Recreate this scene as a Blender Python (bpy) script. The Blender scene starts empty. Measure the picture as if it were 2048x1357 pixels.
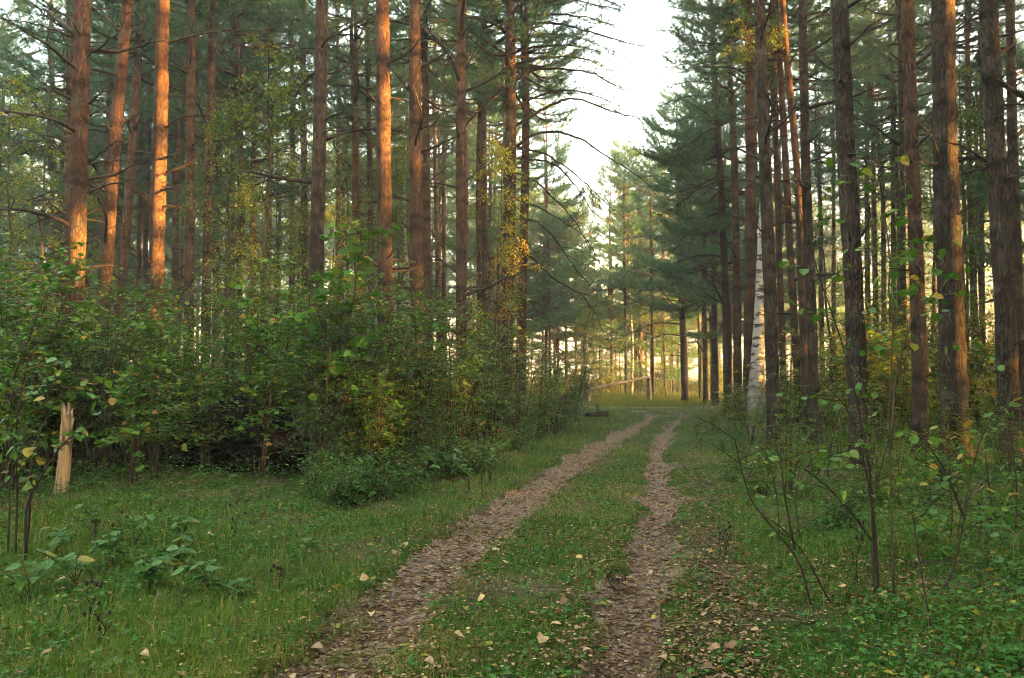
import bpy, math, random
import numpy as np
from mathutils import Vector, Matrix, Quaternion

rng = np.random.default_rng(7)
random.seed(7)
sc = bpy.context.scene
col = sc.collection
PI = math.pi

# ------------------------------------------------------------------ camera
F = 1600.0            # focal length in photo pixels (photo 2048 x 1357)
HOR = 755.0           # horizon row
CAMZ = 1.6
PITCH = math.atan((HOR - 678.5) / F)
cam = bpy.data.cameras.new('camera')
cam.sensor_width = 36.0
cam.lens = 36.0 * F / 2048.0
cam.clip_start = 0.05
cam.clip_end = 2000
camo = bpy.data.objects.new('camera', cam)
camo.location = (0, 0, CAMZ)
camo.rotation_euler = (PI / 2 + PITCH, 0, 0)
col.objects.link(camo)
sc.camera = camo

# ------------------------------------------------------------------ sky, sun, exposure
SUN_AZ, SUN_EL = math.radians(108), math.radians(10.0)   # clockwise from +Y
TO_SUN = np.array([math.sin(SUN_AZ) * math.cos(SUN_EL), math.cos(SUN_AZ) * math.cos(SUN_EL), math.sin(SUN_EL)])
w = bpy.data.worlds.new('World'); sc.world = w; w.use_nodes = True
nt = w.node_tree
bg = nt.nodes['Background']
sky = nt.nodes.new('ShaderNodeTexSky'); sky.sky_type = 'NISHITA'
sky.sun_disc = False
sky.sun_elevation = SUN_EL
sky.sun_rotation = SUN_AZ
sky.altitude = 100; sky.air_density = 1.0; sky.dust_density = 7.0; sky.ozone_density = 0.3
wb = nt.nodes.new('ShaderNodeMix'); wb.data_type = 'RGBA'; wb.blend_type = 'MULTIPLY'; wb.inputs[0].default_value = 1.0
wb.inputs[7].default_value = (1.07, 0.98, 0.80, 1)          # daylight white balance of the whole sky, one even tint
nt.links.new(sky.outputs[0], wb.inputs[6]); nt.links.new(wb.outputs[2], bg.inputs[0])
bg.inputs[1].default_value = 0.15
sl = bpy.data.lights.new('sun', 'SUN'); sl.energy = 3.0; sl.angle = math.radians(0.6); sl.color = (1.0, 0.50, 0.10)
so = bpy.data.objects.new('sun', sl); col.objects.link(so)
so.rotation_euler = Vector(TO_SUN).to_track_quat('Z', 'Y').to_euler()
so.location = (30, -20, 30)
vs = sc.view_settings
vs.view_transform = 'Standard'; vs.look = 'None'; vs.gamma = 1; vs.exposure = 4.8
vs.use_curve_mapping = False
sc.render.engine = 'CYCLES'
cy = sc.cycles
cy.max_bounces = 5; cy.diffuse_bounces = 3; cy.glossy_bounces = 1; cy.transmission_bounces = 3
cy.volume_bounces = 0; cy.use_adaptive_sampling = True; cy.adaptive_threshold = 0.018; cy.filter_width = 1.05; cy.transparent_max_bounces = 4
cy.use_denoising = True
cy.sample_clamp_indirect = 6.0

# ------------------------------------------------------------------ pixel -> place
cp, sp = math.cos(PITCH), math.sin(PITCH)
def at(px, py, d):
    """point on the plane y = d that the photo shows at pixel (px, py)"""
    X = (px - 1024) / F; Y = (678.5 - py) / F
    dy = cp - Y * sp; dz = sp + Y * cp
    return np.array([X * d / dy, d, CAMZ + dz * d / dy])
def ground_at(px, py):
    X = (px - 1024) / F; Y = (678.5 - py) / F
    dy = cp - Y * sp; dz = sp + Y * cp
    t = -CAMZ / dz
    return np.array([X * t, dy * t, 0.0])
def to_px(x, y):
    return 1024 + F * x / y          # near enough for layout tests

# ------------------------------------------------------------------ track lines (depth -> x)
def line(pts):
    g = np.array([ground_at(*p) for p in pts])
    o = np.argsort(g[:, 1]); return g[o]
RUT_L = line([(600, 1420), (660, 1357), (790, 1200), (900, 1100), (1040, 1000), (1140, 930), (1190, 900), (1240, 870), (1275, 850), (1298, 836), (1302, 829)])
RUT_R = line([(1250, 1420), (1255, 1357), (1272, 1200), (1302, 1100), (1325, 1000), (1318, 950), (1318, 900), (1330, 870), (1346, 850), (1358, 836), (1364, 828)])
THIRD = line([(1450, 1357), (1445, 1250), (1425, 1120), (1405, 1000), (1380, 940)])
def lx(L, y): return np.interp(y, L[:, 1], L[:, 0])
def smooth(a, b, x):
    t = np.clip((x - a) / (b - a), 0, 1); return t * t * (3 - 2 * t)
def rut_half(y, L):
    return np.where(L is RUT_L, 0.36, 0.27) * np.ones_like(y) + 0.06 * np.sin(y * 2.3) * np.sin(y * 0.9 + 1)
CROSS_Y = 42.5
def rut_mask(x, y):
    """1 inside a wheel rut, 0 away from it"""
    m = np.zeros_like(x)
    for L, hw in ((RUT_L, 0.31), (RUT_R, 0.215)):
        dd = np.abs(x - lx(L, y)) + 0.05 * np.sin(y * 5.1 + x * 3) + 0.04 * np.sin(y * 11.3)
        end = smooth(39.0, 36.5, y)
        m = np.maximum(m, smooth(hw + 0.09, hw - 0.07, dd) * end)
    return m
def gz(x, y):
    x = np.asarray(x, float); y = np.asarray(y, float)
    n = 0.05 * np.sin(x * 0.55 + 1.3) * np.sin(y * 0.43 + 0.4) + 0.025 * np.sin(x * 1.7 + y * 0.9) + 0.012 * np.sin(x * 4.1 - y * 3.3) + 0.008 * np.sin(x * 9.0 + 2) * np.sin(y * 8.0)
    off = np.minimum(np.abs(x - lx(RUT_L, y)), np.abs(x - lx(RUT_R, y)))
    far = smooth(0.2, 2.5, off)
    z = n * (0.25 + 0.75 * far) + 0.10 * smooth(1.0, 6.0, off) * smooth(60, 20, y)
    return z - 0.055 * rut_mask(x, y)
def gz1(x, y): return float(gz(np.array([x]), np.array([y]))[0])

# ------------------------------------------------------------------ mesh helpers
def np_mesh(name, V, F_, tint=None, smooth_=False):
    V = np.asarray(V, np.float32); F_ = np.asarray(F_, np.int32)
    me = bpy.data.meshes.new(name)
    me.vertices.add(len(V)); me.vertices.foreach_set('co', V.ravel())
    k = F_.shape[1]
    me.loops.add(F_.size); me.loops.foreach_set('vertex_index', F_.ravel())
    me.polygons.add(len(F_)); me.polygons.foreach_set('loop_start', np.arange(0, F_.size, k, dtype=np.int32))
    if smooth_: me.polygons.foreach_set('use_smooth', np.ones(len(F_), bool))
    if tint is not None:
        a = me.attributes.new('tint', 'FLOAT', 'FACE'); a.data.foreach_set('value', np.asarray(tint, np.float32))
    me.update(calc_edges=True)
    return me
def obj(name, me, mat=None, parent=None, loc=None):
    o = bpy.data.objects.new(name, me); col.objects.link(o)
    if mat is not None and me is not None and len(me.materials) == 0: me.materials.append(mat)
    if parent is not None: o.parent = parent
    if loc is not None: o.location = loc
    return o
def tag(o, label=None, cat=None, group=None, kind=None):
    if label: o['label'] = label
    if cat: o['category'] = cat
    if group: o['group'] = group
    if kind: o['kind'] = kind
    return o
def empty(name, loc, rz=0.0, s=1.0):
    o = bpy.data.objects.new(name, None); o.empty_display_size = 0.2
    o.location = loc; o.rotation_euler = (0, 0, rz); o.scale = (s, s, s); col.objects.link(o); return o
def unit(v):
    v = np.asarray(v, float); return v / (np.linalg.norm(v, axis=-1, keepdims=True) + 1e-9)

class MB:
    """collects tubes (quads) into one mesh"""
    def __init__(s): s.V = []; s.F = []; s.n = 0
    def tube(s, pts, rad, sides=6, rough=0.0, cap=True):
        pts = np.asarray(pts, float); rad = np.asarray(rad, float); n = len(pts)
        tan = unit(np.gradient(pts, axis=0))
        ref = np.array([0, 0, 1.0]) if abs(tan[0][2]) < 0.8 else np.array([1.0, 0, 0])
        u = unit(np.cross(tan, ref)); v = np.cross(tan, u)
        a = np.arange(sides) * 2 * PI / sides
        r = rad[:, None] * np.ones((1, sides))
        if rough: r = r * (1 + rough * rng.standard_normal((n, sides)))
        P = pts[:, None, :] + r[..., None] * (np.cos(a)[None, :, None] * u[:, None, :] + np.sin(a)[None, :, None] * v[:, None, :])
        i = np.arange(n - 1)[:, None] * sides; j = np.arange(sides)[None, :]; j2 = (j + 1) % sides
        q = np.stack([i + j, i + j2, i + sides + j2, i + sides + j], -1).reshape(-1, 4) + s.n
        s.V.append(P.reshape(-1, 3)); s.F.append(q); s.n += n * sides
        if cap and sides >= 4:
            for base in (s.n - sides, ):
                c = np.array([[base + k, base + (k + 1) % sides, base + (k + 2) % sides, base + (k + 2) % sides] for k in range(0)])
            # close the end with a centre fan folded into quads
            ctr = pts[-1] + tan[-1] * rad[-1] * 0.4
            s.V.append(ctr[None]); ci = s.n; s.n += 1
            e = ci - sides
            s.F.append(np.array([[e + k, e + (k + 1) % sides, e + (k + 2) % sides, ci] for k in range(0, sides - 1, 2)], int))
    def mesh(s, name, smooth_=True):
        return np_mesh(name, np.concatenate(s.V), np.concatenate(s.F), None, smooth_)

LEAF_T = np.array([[0, 0, 0], [.40, .26, .10], [.36, .64, .08], [0, 1.0, -.10], [-.36, .64, .08], [-.40, .26, .10]])
ROUND_T = np.array([[0, 0, 0], [.50, .22, .08], [.46, .66, .10], [0, 1.0, -.06], [-.46, .66, .10], [-.50, .22, .08]])
LEAF_F = np.array([[0, 1, 2, 3], [0, 3, 4, 5]])
def leaf_arrays(pos, axis, nrm, L, W, T=LEAF_T):
    pos = np.asarray(pos, float); axis = unit(axis); nrm = np.asarray(nrm, float)
    side = unit(np.cross(axis, nrm)); nn = np.cross(side, axis)
    L = np.broadcast_to(L, len(pos))[:, None, None]; W = np.broadcast_to(W, len(pos))[:, None, None]
    V = pos[:, None] + T[None, :, 1:2] * L * axis[:, None] + T[None, :, 0:1] * W * side[:, None] + T[None, :, 2:3] * L * nn[:, None]
    Fc = (np.arange(len(pos)) * len(T))[:, None, None] + LEAF_F[None]
    return V.reshape(-1, 3), Fc.reshape(-1, 4)
def leaf_mesh(name, pos, axis, nrm, L, W, tint, T=LEAF_T):
    V, Fc = leaf_arrays(pos, axis, nrm, L, W, T)
    return np_mesh(name, V, Fc, np.repeat(tint, 2))

# ------------------------------------------------------------------ materials
def new_mat(name):
    m = bpy.data.materials.new(name); m.use_nodes = True
    t = m.node_tree; t.nodes.clear()
    out = t.nodes.new('ShaderNodeOutputMaterial')
    return m, t, out
def N(t, typ, **kw):
    n = t.nodes.new(typ)
    for k, v in kw.items(): setattr(n, k, v)
    return n
def ramp(t, fac, stops, interp='LINEAR'):
    r = N(t, 'ShaderNodeValToRGB'); cr = r.color_ramp; cr.interpolation = interp
    while len(cr.elements) < len(stops): cr.elements.new(0.5)
    for e, (p, c) in zip(cr.elements, stops): e.position = p; e.color = (*c, 1)
    t.links.new(fac, r.inputs[0]); return r.outputs[0]
def mixc(t, fac, a, b, mode='MIX'):
    m = N(t, 'ShaderNodeMix', data_type='RGBA', blend_type=mode)
    for s_, v in ((0, fac), (6, a), (7, b)):
        if isinstance(v, (int, float)): m.inputs[s_].default_value = v
        elif isinstance(v, tuple): m.inputs[s_].default_value = (*v, 1)
        else: t.links.new(v, m.inputs[s_])
    return m.outputs[2]
def math_(t, op, a, b=None, clamp=False):
    m = N(t, 'ShaderNodeMath', operation=op); m.use_clamp = clamp
    for i, v in enumerate((a, b)):
        if v is None: continue
        if isinstance(v, (int, float)): m.inputs[i].default_value = v
        else: t.links.new(v, m.inputs[i])
    return m.outputs[0]

def leaf_mat(name, stops, trans=0.35, rough=0.42, objvar=0.14, spec=0.25):
    m, t, out = new_mat(name)
    a = N(t, 'ShaderNodeAttribute'); a.attribute_name = 'tint'
    oi = N(t, 'ShaderNodeObjectInfo')
    v = math_(t, 'ADD', a.outputs['Fac'], math_(t, 'MULTIPLY', math_(t, 'SUBTRACT', oi.outputs['Random'], 0.5), objvar))
    c = ramp(t, v, stops)
    p = N(t, 'ShaderNodeBsdfPrincipled'); p.inputs['Roughness'].default_value = rough
    p.inputs['Specular IOR Level'].default_value = spec
    t.links.new(c, p.inputs['Base Color'])
    tr = N(t, 'ShaderNodeBsdfTranslucent')
    t.links.new(mixc(t, 0.5, c, (0.9, 0.9, 0.25), 'MULTIPLY'), tr.inputs[0])
    t.links.new(c, tr.inputs[0])
    mx = N(t, 'ShaderNodeMixShader'); mx.inputs[0].default_value = trans
    t.links.new(p.outputs[0], mx.inputs[1]); t.links.new(tr.outputs[0], mx.inputs[2])
    t.links.new(mx.outputs[0], out.inputs[0]); return m

GREENS = [(0.0, (.024, .072, .009)), (0.35, (.046, .140, .012)), (0.62, (.086, .205, .015)), (0.80, (.17, .24, .018)), (0.9, (.42, .29, .025)), (1.0, (.26, .11, .02))]
M = {}
M['shrub'] = leaf_mat('shrub_leaf', GREENS)
M['shrub_blue'] = leaf_mat('cool_shrub_leaf', [(0.0, (.022, .072, .014)), (0.4, (.040, .132, .022)), (0.75, (.075, .200, .032)), (0.9, (.24, .22, .03)), (1.0, (.32, .16, .03))])
M['birch_leaf'] = leaf_mat('birch_leaf', [(0.0, (.058, .130, .008)), (0.5, (.135, .225, .012)), (0.8, (.36, .30, .02)), (1.0, (.54, .32, .02))], 0.45)
M['gold_leaf'] = leaf_mat('gold_leaf', [(0.0, (.14, .16, .025)), (0.4, (.34, .25, .03)), (0.75, (.55, .34, .03)), (1.0, (.62, .30, .03))], 0.45)
M['needle'] = leaf_mat('pine_needle', [(0.0, (.034, .084, .030)), (0.5, (.066, .150, .052)), (0.85, (.110, .200, .062)), (1.0, (.26, .15, .03))], 0.35, 0.45, 0.25)
M['grass'] = leaf_mat('grass_blade', [(0.0, (.034, .092, .005)), (0.4, (.064, .168, .007)), (0.7, (.125, .21, .010)), (0.85, (.28, .21, .04)), (1.0, (.36, .23, .08))], 0.3, 0.5, 0)
M['dead_leaf'] = leaf_mat('dead_leaf', [(0.0, (.085, .045, .024)), (0.35, (.22, .125, .065)), (0.65, (.40, .25, .13)), (0.85, (.60, .42, .22)), (0.93, (.56, .36, .06)), (1.0, (.22, .21, .04))], 0.15, 0.6, 0.5, 0.25)
M['litter'] = leaf_mat('litter_leaf', [(0.0, (.085, .045, .024)), (0.35, (.22, .125, .065)), (0.65, (.40, .25, .13)), (0.85, (.60, .42, .22)), (0.93, (.56, .36, .06)), (1.0, (.22, .21, .04))], 0.15, 0.7, 0.0, 0.15)
M['herb'] = leaf_mat('herb_leaf', [(0.0, (.026, .085, .012)), (0.45, (.050, .155, .020)), (0.8, (.095, .21, .026)), (0.93, (.34, .28, .03)), (1.0, (.32, .13, .02))], 0.3, 0.5, 0.12)

def veined_leaf_mat(name, stops):
    m = leaf_mat(name, stops, 0.35, 0.42, 0.16, 0.4); t = m.node_tree
    rp = next(n for n in t.nodes if n.type == 'VALTORGB')
    tc = N(t, 'ShaderNodeTexCoord'); sx = N(t, 'ShaderNodeSeparateXYZ'); t.links.new(tc.outputs['Object'], sx.inputs[0])
    ax = math_(t, 'ABSOLUTE', sx.outputs[0])
    mid = N(t, 'ShaderNodeMapRange'); mid.inputs[1].default_value = .012; mid.inputs[2].default_value = .04; mid.inputs[3].default_value = 1; mid.inputs[4].default_value = 0; t.links.new(ax, mid.inputs[0])
    sv = math_(t, 'SINE', math_(t, 'MULTIPLY', math_(t, 'SUBTRACT', sx.outputs[1], math_(t, 'MULTIPLY', ax, .9)), 46.0))
    svm = N(t, 'ShaderNodeMapRange'); svm.inputs[1].default_value = .72; svm.inputs[2].default_value = 1.0; t.links.new(sv, svm.inputs[0])
    nz = N(t, 'ShaderNodeTexNoise'); nz.inputs['Scale'].default_value = 5.0; nz.inputs['Detail'].default_value = 4; t.links.new(tc.outputs['Object'], nz.inputs[0])
    c = mixc(t, math_(t, 'MULTIPLY', math_(t, 'MAXIMUM', mid.outputs[0], math_(t, 'MULTIPLY', svm.outputs[0], .55)), .45), rp.outputs[0], (.20, .27, .07))
    bl = N(t, 'ShaderNodeMapRange'); bl.inputs[1].default_value = .3; bl.inputs[2].default_value = .7; bl.inputs[3].default_value = .65; bl.inputs[4].default_value = 1.3; t.links.new(nz.outputs['Fac'], bl.inputs[0])
    c = mixc(t, 1.0, c, bl.outputs[0], 'MULTIPLY')
    br = N(t, 'ShaderNodeMapRange'); br.inputs[1].default_value = .66; br.inputs[2].default_value = .74; t.links.new(nz.outputs['Fac'], br.inputs[0])
    c = mixc(t, math_(t, 'MULTIPLY', br.outputs[0], .7), c, (.16, .09, .03))
    for n in t.nodes:
        if n.type == 'BSDF_PRINCIPLED': t.links.new(c, n.inputs['Base Color'])
        if n.type == 'BSDF_TRANSLUCENT': t.links.new(c, n.inputs[0])
    return m
M['big_leaf'] = veined_leaf_mat('veined_leaf', GREENS)
M['herb_big'] = veined_leaf_mat('veined_herb_leaf', [(0.0, (.026, .085, .014)), (0.45, (.050, .155, .026)), (0.8, (.095, .21, .034)), (0.93, (.34, .28, .03)), (1.0, (.32, .13, .02))])

def bark_mat(name, low, mid, up, z1, z2, scale=1.0, bump=0.6, lichen=(.15, .15, .12), whorl=True):
    m, t, out = new_mat(name)
    tc = N(t, 'ShaderNodeTexCoord'); oi = N(t, 'ShaderNodeObjectInfo')
    off = N(t, 'ShaderNodeVectorMath', operation='ADD')
    cmb = N(t, 'ShaderNodeCombineXYZ')
    t.links.new(math_(t, 'MULTIPLY', oi.outputs['Random'], 37.0), cmb.inputs[0]); t.links.new(math_(t, 'MULTIPLY', oi.outputs['Random'], 91.0), cmb.inputs[2])
    t.links.new(tc.outputs['Object'], off.inputs[0]); t.links.new(cmb.outputs[0], off.inputs[1])
    mp = N(t, 'ShaderNodeMapping'); mp.inputs['Scale'].default_value = (1, 1, 0.32)
    t.links.new(off.outputs[0], mp.inputs[0])
    nz = N(t, 'ShaderNodeTexNoise'); nz.inputs['Scale'].default_value = 9 * scale; nz.inputs['Detail'].default_value = 4
    t.links.new(mp.outputs[0], nz.inputs[0])
    wv = N(t, 'ShaderNodeVectorMath', operation='MULTIPLY_ADD'); wv.inputs[1].default_value = (.16, .16, .16)
    t.links.new(nz.outputs['Color'], wv.inputs[0]); t.links.new(mp.outputs[0], wv.inputs[2])
    vo = N(t, 'ShaderNodeTexVoronoi', feature='DISTANCE_TO_EDGE'); vo.inputs['Scale'].default_value = 17 * scale
    t.links.new(wv.outputs[0], vo.inputs[0])
    vc = N(t, 'ShaderNodeTexVoronoi'); vc.inputs['Scale'].default_value = 17 * scale
    t.links.new(wv.outputs[0], vc.inputs[0])
    fine = N(t, 'ShaderNodeTexNoise'); fine.inputs['Scale'].default_value = 60 * scale; fine.inputs['Detail'].default_value = 5
    t.links.new(mp.outputs[0], fine.inputs[0])
    sep = N(t, 'ShaderNodeSeparateXYZ'); t.links.new(tc.outputs['Object'], sep.inputs[0])
    zz = math_(t, 'ADD', sep.outputs[2], math_(t, 'MULTIPLY', math_(t, 'SUBTRACT', nz.outputs['Fac'], 0.5), 5.0))
    mr = N(t, 'ShaderNodeMapRange'); mr.inputs[1].default_value = z1; mr.inputs[2].default_value = z2
    t.links.new(zz, mr.inputs[0])
    base = ramp(t, mr.outputs[0], [(0, low), (0.5, mid), (1, up)])
    # each plate its own tone, fissures darker in pigment
    plate = math_(t, 'ADD', math_(t, 'MULTIPLY', vc.outputs['Color'], 0.55), 0.68)
    c = mixc(t, 1.0, base, plate, 'MULTIPLY')
    fis = N(t, 'ShaderNodeMapRange'); fis.inputs[1].default_value = 0.0; fis.inputs[2].default_value = 0.09
    t.links.new(vo.outputs[0], fis.inputs[0])
    c = mixc(t, math_(t, 'MULTIPLY', math_(t, 'SUBTRACT', 1.0, fis.outputs[0]), 0.42), c, (.045, .028, .020))
    c = mixc(t, math_(t, 'MULTIPLY', fine.outputs['Fac'], 0.35), c, (.30, .20, .15), 'OVERLAY')
    ln = N(t, 'ShaderNodeTexNoise'); ln.inputs['Scale'].default_value = 3.1; ln.inputs['Detail'].default_value = 6
    t.links.new(off.outputs[0], ln.inputs[0])
    lf = N(t, 'ShaderNodeMapRange'); lf.inputs[1].default_value = 0.56; lf.inputs[2].default_value = 0.75; lf.inputs[4].default_value = 0.5
    t.links.new(ln.outputs['Fac'], lf.inputs[0])
    c = mixc(t, lf.outputs[0], c, lichen)
    # old branch whorls: rough dark collars at uneven heights
    wz = N(t, 'ShaderNodeTexVoronoi', voronoi_dimensions='1D'); wz.inputs['Scale'].default_value = 1.0
    sep2 = N(t, 'ShaderNodeSeparateXYZ'); t.links.new(off.outputs[0], sep2.inputs[0])
    t.links.new(math_(t, 'ADD', math_(t, 'MULTIPLY', sep2.outputs[2], 1.25), math_(t, 'MULTIPLY', nz.outputs['Fac'], 0.30)), wz.inputs['W'])
    wr = N(t, 'ShaderNodeMapRange'); wr.inputs[1].default_value = 0.03; wr.inputs[2].default_value = 0.13; wr.inputs[3].default_value = 1.15; wr.inputs[4].default_value = 0.0
    t.links.new(wz.outputs['Distance'], wr.inputs[0])
    if whorl: c = mixc(t, math_(t, 'MULTIPLY', wr.outputs[0], fine.outputs['Fac']), c, (.022, .015, .012))
    bl = N(t, 'ShaderNodeTexNoise'); bl.inputs['Scale'].default_value = 1.7; bl.inputs['Detail'].default_value = 7; bl.inputs['Roughness'].default_value = .65
    t.links.new(off.outputs[0], bl.inputs[0])
    blf = N(t, 'ShaderNodeMapRange'); blf.inputs[1].default_value = 0.38; blf.inputs[2].default_value = 0.62; blf.inputs[3].default_value = .62; blf.inputs[4].default_value = 1.25
    t.links.new(bl.outputs['Fac'], blf.inputs[0]); c = mixc(t, 1.0, c, blf.outputs[0], 'MULTIPLY')
    p = N(t, 'ShaderNodeBsdfPrincipled'); p.inputs['Roughness'].default_value = 0.9; p.inputs['Specular IOR Level'].default_value = 0.15
    t.links.new(c, p.inputs['Base Color'])
    h = math_(t, 'ADD', math_(t, 'MULTIPLY', fis.outputs[0], 1.0), math_(t, 'MULTIPLY', fine.outputs['Fac'], 0.5))
    b = N(t, 'ShaderNodeBump'); b.inputs['Strength'].default_value = bump; b.inputs['Distance'].default_value = 0.035
    t.links.new(h, b.inputs['Height']); t.links.new(b.outputs[0], p.inputs['Normal'])
    t.links.new(p.outputs[0], out.inputs[0]); return m
M['pine_bark'] = bark_mat('pine_bark', (.085, .058, .043), (.125, .074, .048), (.185, .092, .050), 1.0, 10.0, 1.25, 1.0)
M['dark_bark'] = bark_mat('dark_pine_bark', (.062, .047, .036), (.082, .058, .042), (.115, .072, .048), 2.0, 12.0, 0.95, 1.0)
M['twig'] = bark_mat('dead_branch_bark', (.060, .046, .036), (.065, .048, .036), (.07, .050, .036), 0, 10, 1.4, 0.3, whorl=False)
M['stem'] = bark_mat('shrub_stem_bark', (.075, .055, .038), (.09, .065, .042), (.10, .075, .045), 0, 4, 2.0, 0.3, whorl=False)
M['dark_stem'] = bark_mat('dark_weed_stem', (.045, .034, .026), (.045, .034, .026), (.05, .036, .026), 0, 4, 2.0, 0.3, whorl=False)
M['log'] = bark_mat('log_bark', (.15, .125, .105), (.15, .125, .105), (.15, .125, .105), 0, 4, 0.9, 0.6, whorl=False)

def birch_mat():
    m, t, out = new_mat('birch_bark')
    tc = N(t, 'ShaderNodeTexCoord')
    mp = N(t, 'ShaderNodeMapping'); mp.inputs['Scale'].default_value = (2.2, 2.2, 7.5); t.links.new(tc.outputs['Object'], mp.inputs[0])
    nz = N(t, 'ShaderNodeTexNoise'); nz.inputs['Scale'].default_value = 1.6; nz.inputs['Detail'].default_value = 5; t.links.new(mp.outputs[0], nz.inputs[0])
    f = ramp(t, nz.outputs['Fac'], [(0.50, (0, 0, 0)), (0.60, (1, 1, 1))])
    sep = N(t, 'ShaderNodeSeparateXYZ'); t.links.new(tc.outputs['Object'], sep.inputs[0])
    n2 = N(t, 'ShaderNodeTexNoise'); n2.inputs['Scale'].default_value = 7; n2.inputs['Detail'].default_value = 6; t.links.new(tc.outputs['Object'], n2.inputs[0])
    zz = math_(t, 'ADD', sep.outputs[2], math_(t, 'MULTIPLY', math_(t, 'SUBTRACT', n2.outputs['Fac'], 0.5), 3.0))
    mr = N(t, 'ShaderNodeMapRange'); mr.inputs[1].default_value = 0.8; mr.inputs[2].default_value = 2.0; t.links.new(zz, mr.inputs[0])
    white = mixc(t, n2.outputs['Fac'], (.46, .42, .37), (.32, .29, .26))
    c = mixc(t, f, white, (.05, .042, .036))
    rough = mixc(t, n2.outputs['Fac'], (.07, .055, .045), (.33, .29, .25))
    c = mixc(t, mr.outputs[0], rough, c)
    p = N(t, 'ShaderNodeBsdfPrincipled'); p.inputs['Roughness'].default_value = 0.8; p.inputs['Specular IOR Level'].default_value = 0.2
    t.links.new(c, p.inputs['Base Color'])
    b = N(t, 'ShaderNodeBump'); b.inputs['Strength'].default_value = 0.5; b.inputs['Distance'].default_value = 0.02
    t.links.new(n2.outputs['Fac'], b.inputs['Height']); t.links.new(b.outputs[0], p.inputs['Normal'])
    t.links.new(p.outputs[0], out.inputs[0]); return m
M['birch_bark'] = birch_mat()

def bare_wood_mat():
    m, t, out = new_mat('bare_dead_wood')
    tc = N(t, 'ShaderNodeTexCoord')
    mp = N(t, 'ShaderNodeMapping'); mp.inputs['Scale'].default_value = (14, 14, 1.6); t.links.new(tc.outputs['Object'], mp.inputs[0])
    nz = N(t, 'ShaderNodeTexNoise'); nz.inputs['Scale'].default_value = 1.5; nz.inputs['Detail'].default_value = 7; t.links.new(mp.outputs[0], nz.inputs[0])
    c = ramp(t, nz.outputs['Fac'], [(0.36, (.08, .05, .03)), (0.44, (.30, .19, .10)), (0.58, (.47, .32, .17)), (0.72, (.55, .40, .23))])
    n2 = N(t, 'ShaderNodeTexNoise'); n2.inputs['Scale'].default_value = 9; n2.inputs['Detail'].default_value = 3; t.links.new(tc.outputs['Object'], n2.inputs[0])
    hole = ramp(t, n2.outputs['Fac'], [(0.63, (0, 0, 0)), (0.67, (1, 1, 1))])
    c = mixc(t, hole, c, (.06, .035, .02))
    p = N(t, 'ShaderNodeBsdfPrincipled'); p.inputs['Roughness'].default_value = 0.8
    t.links.new(c, p.inputs['Base Color'])
    b = N(t, 'ShaderNodeBump'); b.inputs['Strength'].default_value = 0.7; b.inputs['Distance'].default_value = 0.015
    t.links.new(nz.outputs['Fac'], b.inputs['Height']); t.links.new(b.outputs[0], p.inputs['Normal'])
    t.links.new(p.outputs[0], out.inputs[0]); return m
M['bare'] = bare_wood_mat()

def ground_mat(name, stops, moss=None, moss_thr=0.5, scale=1.0, bump=0.5):
    m, t, out = new_mat(name)
    tc = N(t, 'ShaderNodeTexCoord')
    vo = N(t, 'ShaderNodeTexVoronoi'); vo.inputs['Scale'].default_value = 26 * scale; vo.inputs['Randomness'].default_value = 1.0
    n0 = N(t, 'ShaderNodeTexNoise'); n0.inputs['Scale'].default_value = 12 * scale; n0.inputs['Detail'].default_value = 6
    t.links.new(tc.outputs['Object'], n0.inputs[0])
    wv = N(t, 'ShaderNodeVectorMath', operation='MULTIPLY_ADD'); wv.inputs[1].default_value = (.08, .08, .08)
    t.links.new(n0.outputs['Color'], wv.inputs[0]); t.links.new(tc.outputs['Object'], wv.inputs[2])
    t.links.new(wv.outputs[0], vo.inputs[0])
    sp_ = N(t, 'ShaderNodeSeparateColor'); t.links.new(vo.outputs['Color'], sp_.inputs[0])
    f = math_(t, 'ADD', math_(t, 'MULTIPLY', sp_.outputs[0], 0.6), math_(t, 'MULTIPLY', n0.outputs['Fac'], 0.4))
    c = ramp(t, f, stops)
    if moss:
        n1 = N(t, 'ShaderNodeTexNoise'); n1.inputs['Scale'].default_value = 0.9; n1.inputs['Detail'].default_value = 8
        t.links.new(tc.outputs['Object'], n1.inputs[0])
        mf = N(t, 'ShaderNodeMapRange'); mf.inputs[1].default_value = moss_thr - .08; mf.inputs[2].default_value = moss_thr + .08
        t.links.new(n1.outputs['Fac'], mf.inputs[0])
        g = mixc(t, n0.outputs['Fac'], moss[0], moss[1])
        c = mixc(t, mf.outputs[0], c, g)
    p = N(t, 'ShaderNodeBsdfPrincipled'); p.inputs['Roughness'].default_value = 0.95; p.inputs['Specular IOR Level'].default_value = 0.15
    t.links.new(c, p.inputs['Base Color'])
    h = math_(t, 'ADD', vo.outputs['Distance'], n0.outputs['Fac'])
    b = N(t, 'ShaderNodeBump'); b.inputs['Strength'].default_value = bump; b.inputs['Distance'].default_value = 0.03
    t.links.new(h, b.inputs['Height']); t.links.new(b.outputs[0], p.inputs['Normal'])
    t.links.new(p.outputs[0], out.inputs[0]); return m
M['ground'] = ground_mat('forest_floor', [(0.15, (.035, .026, .016)), (0.4, (.075, .055, .03)), (0.6, (.10, .075, .04)), (0.85, (.17, .11, .06))], ((.018, .046, .005), (.038, .080, .007)), 0.45)
M['track'] = ground_mat('leaf_strewn_soil', [(0.1, (.065, .046, .034)), (0.35, (.125, .085, .060)), (0.6, (.20, .135, .092)), (0.8, (.29, .20, .135)), (1.0, (.40, .29, .19))], None, 0.5, 1.2, 0.6)

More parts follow.
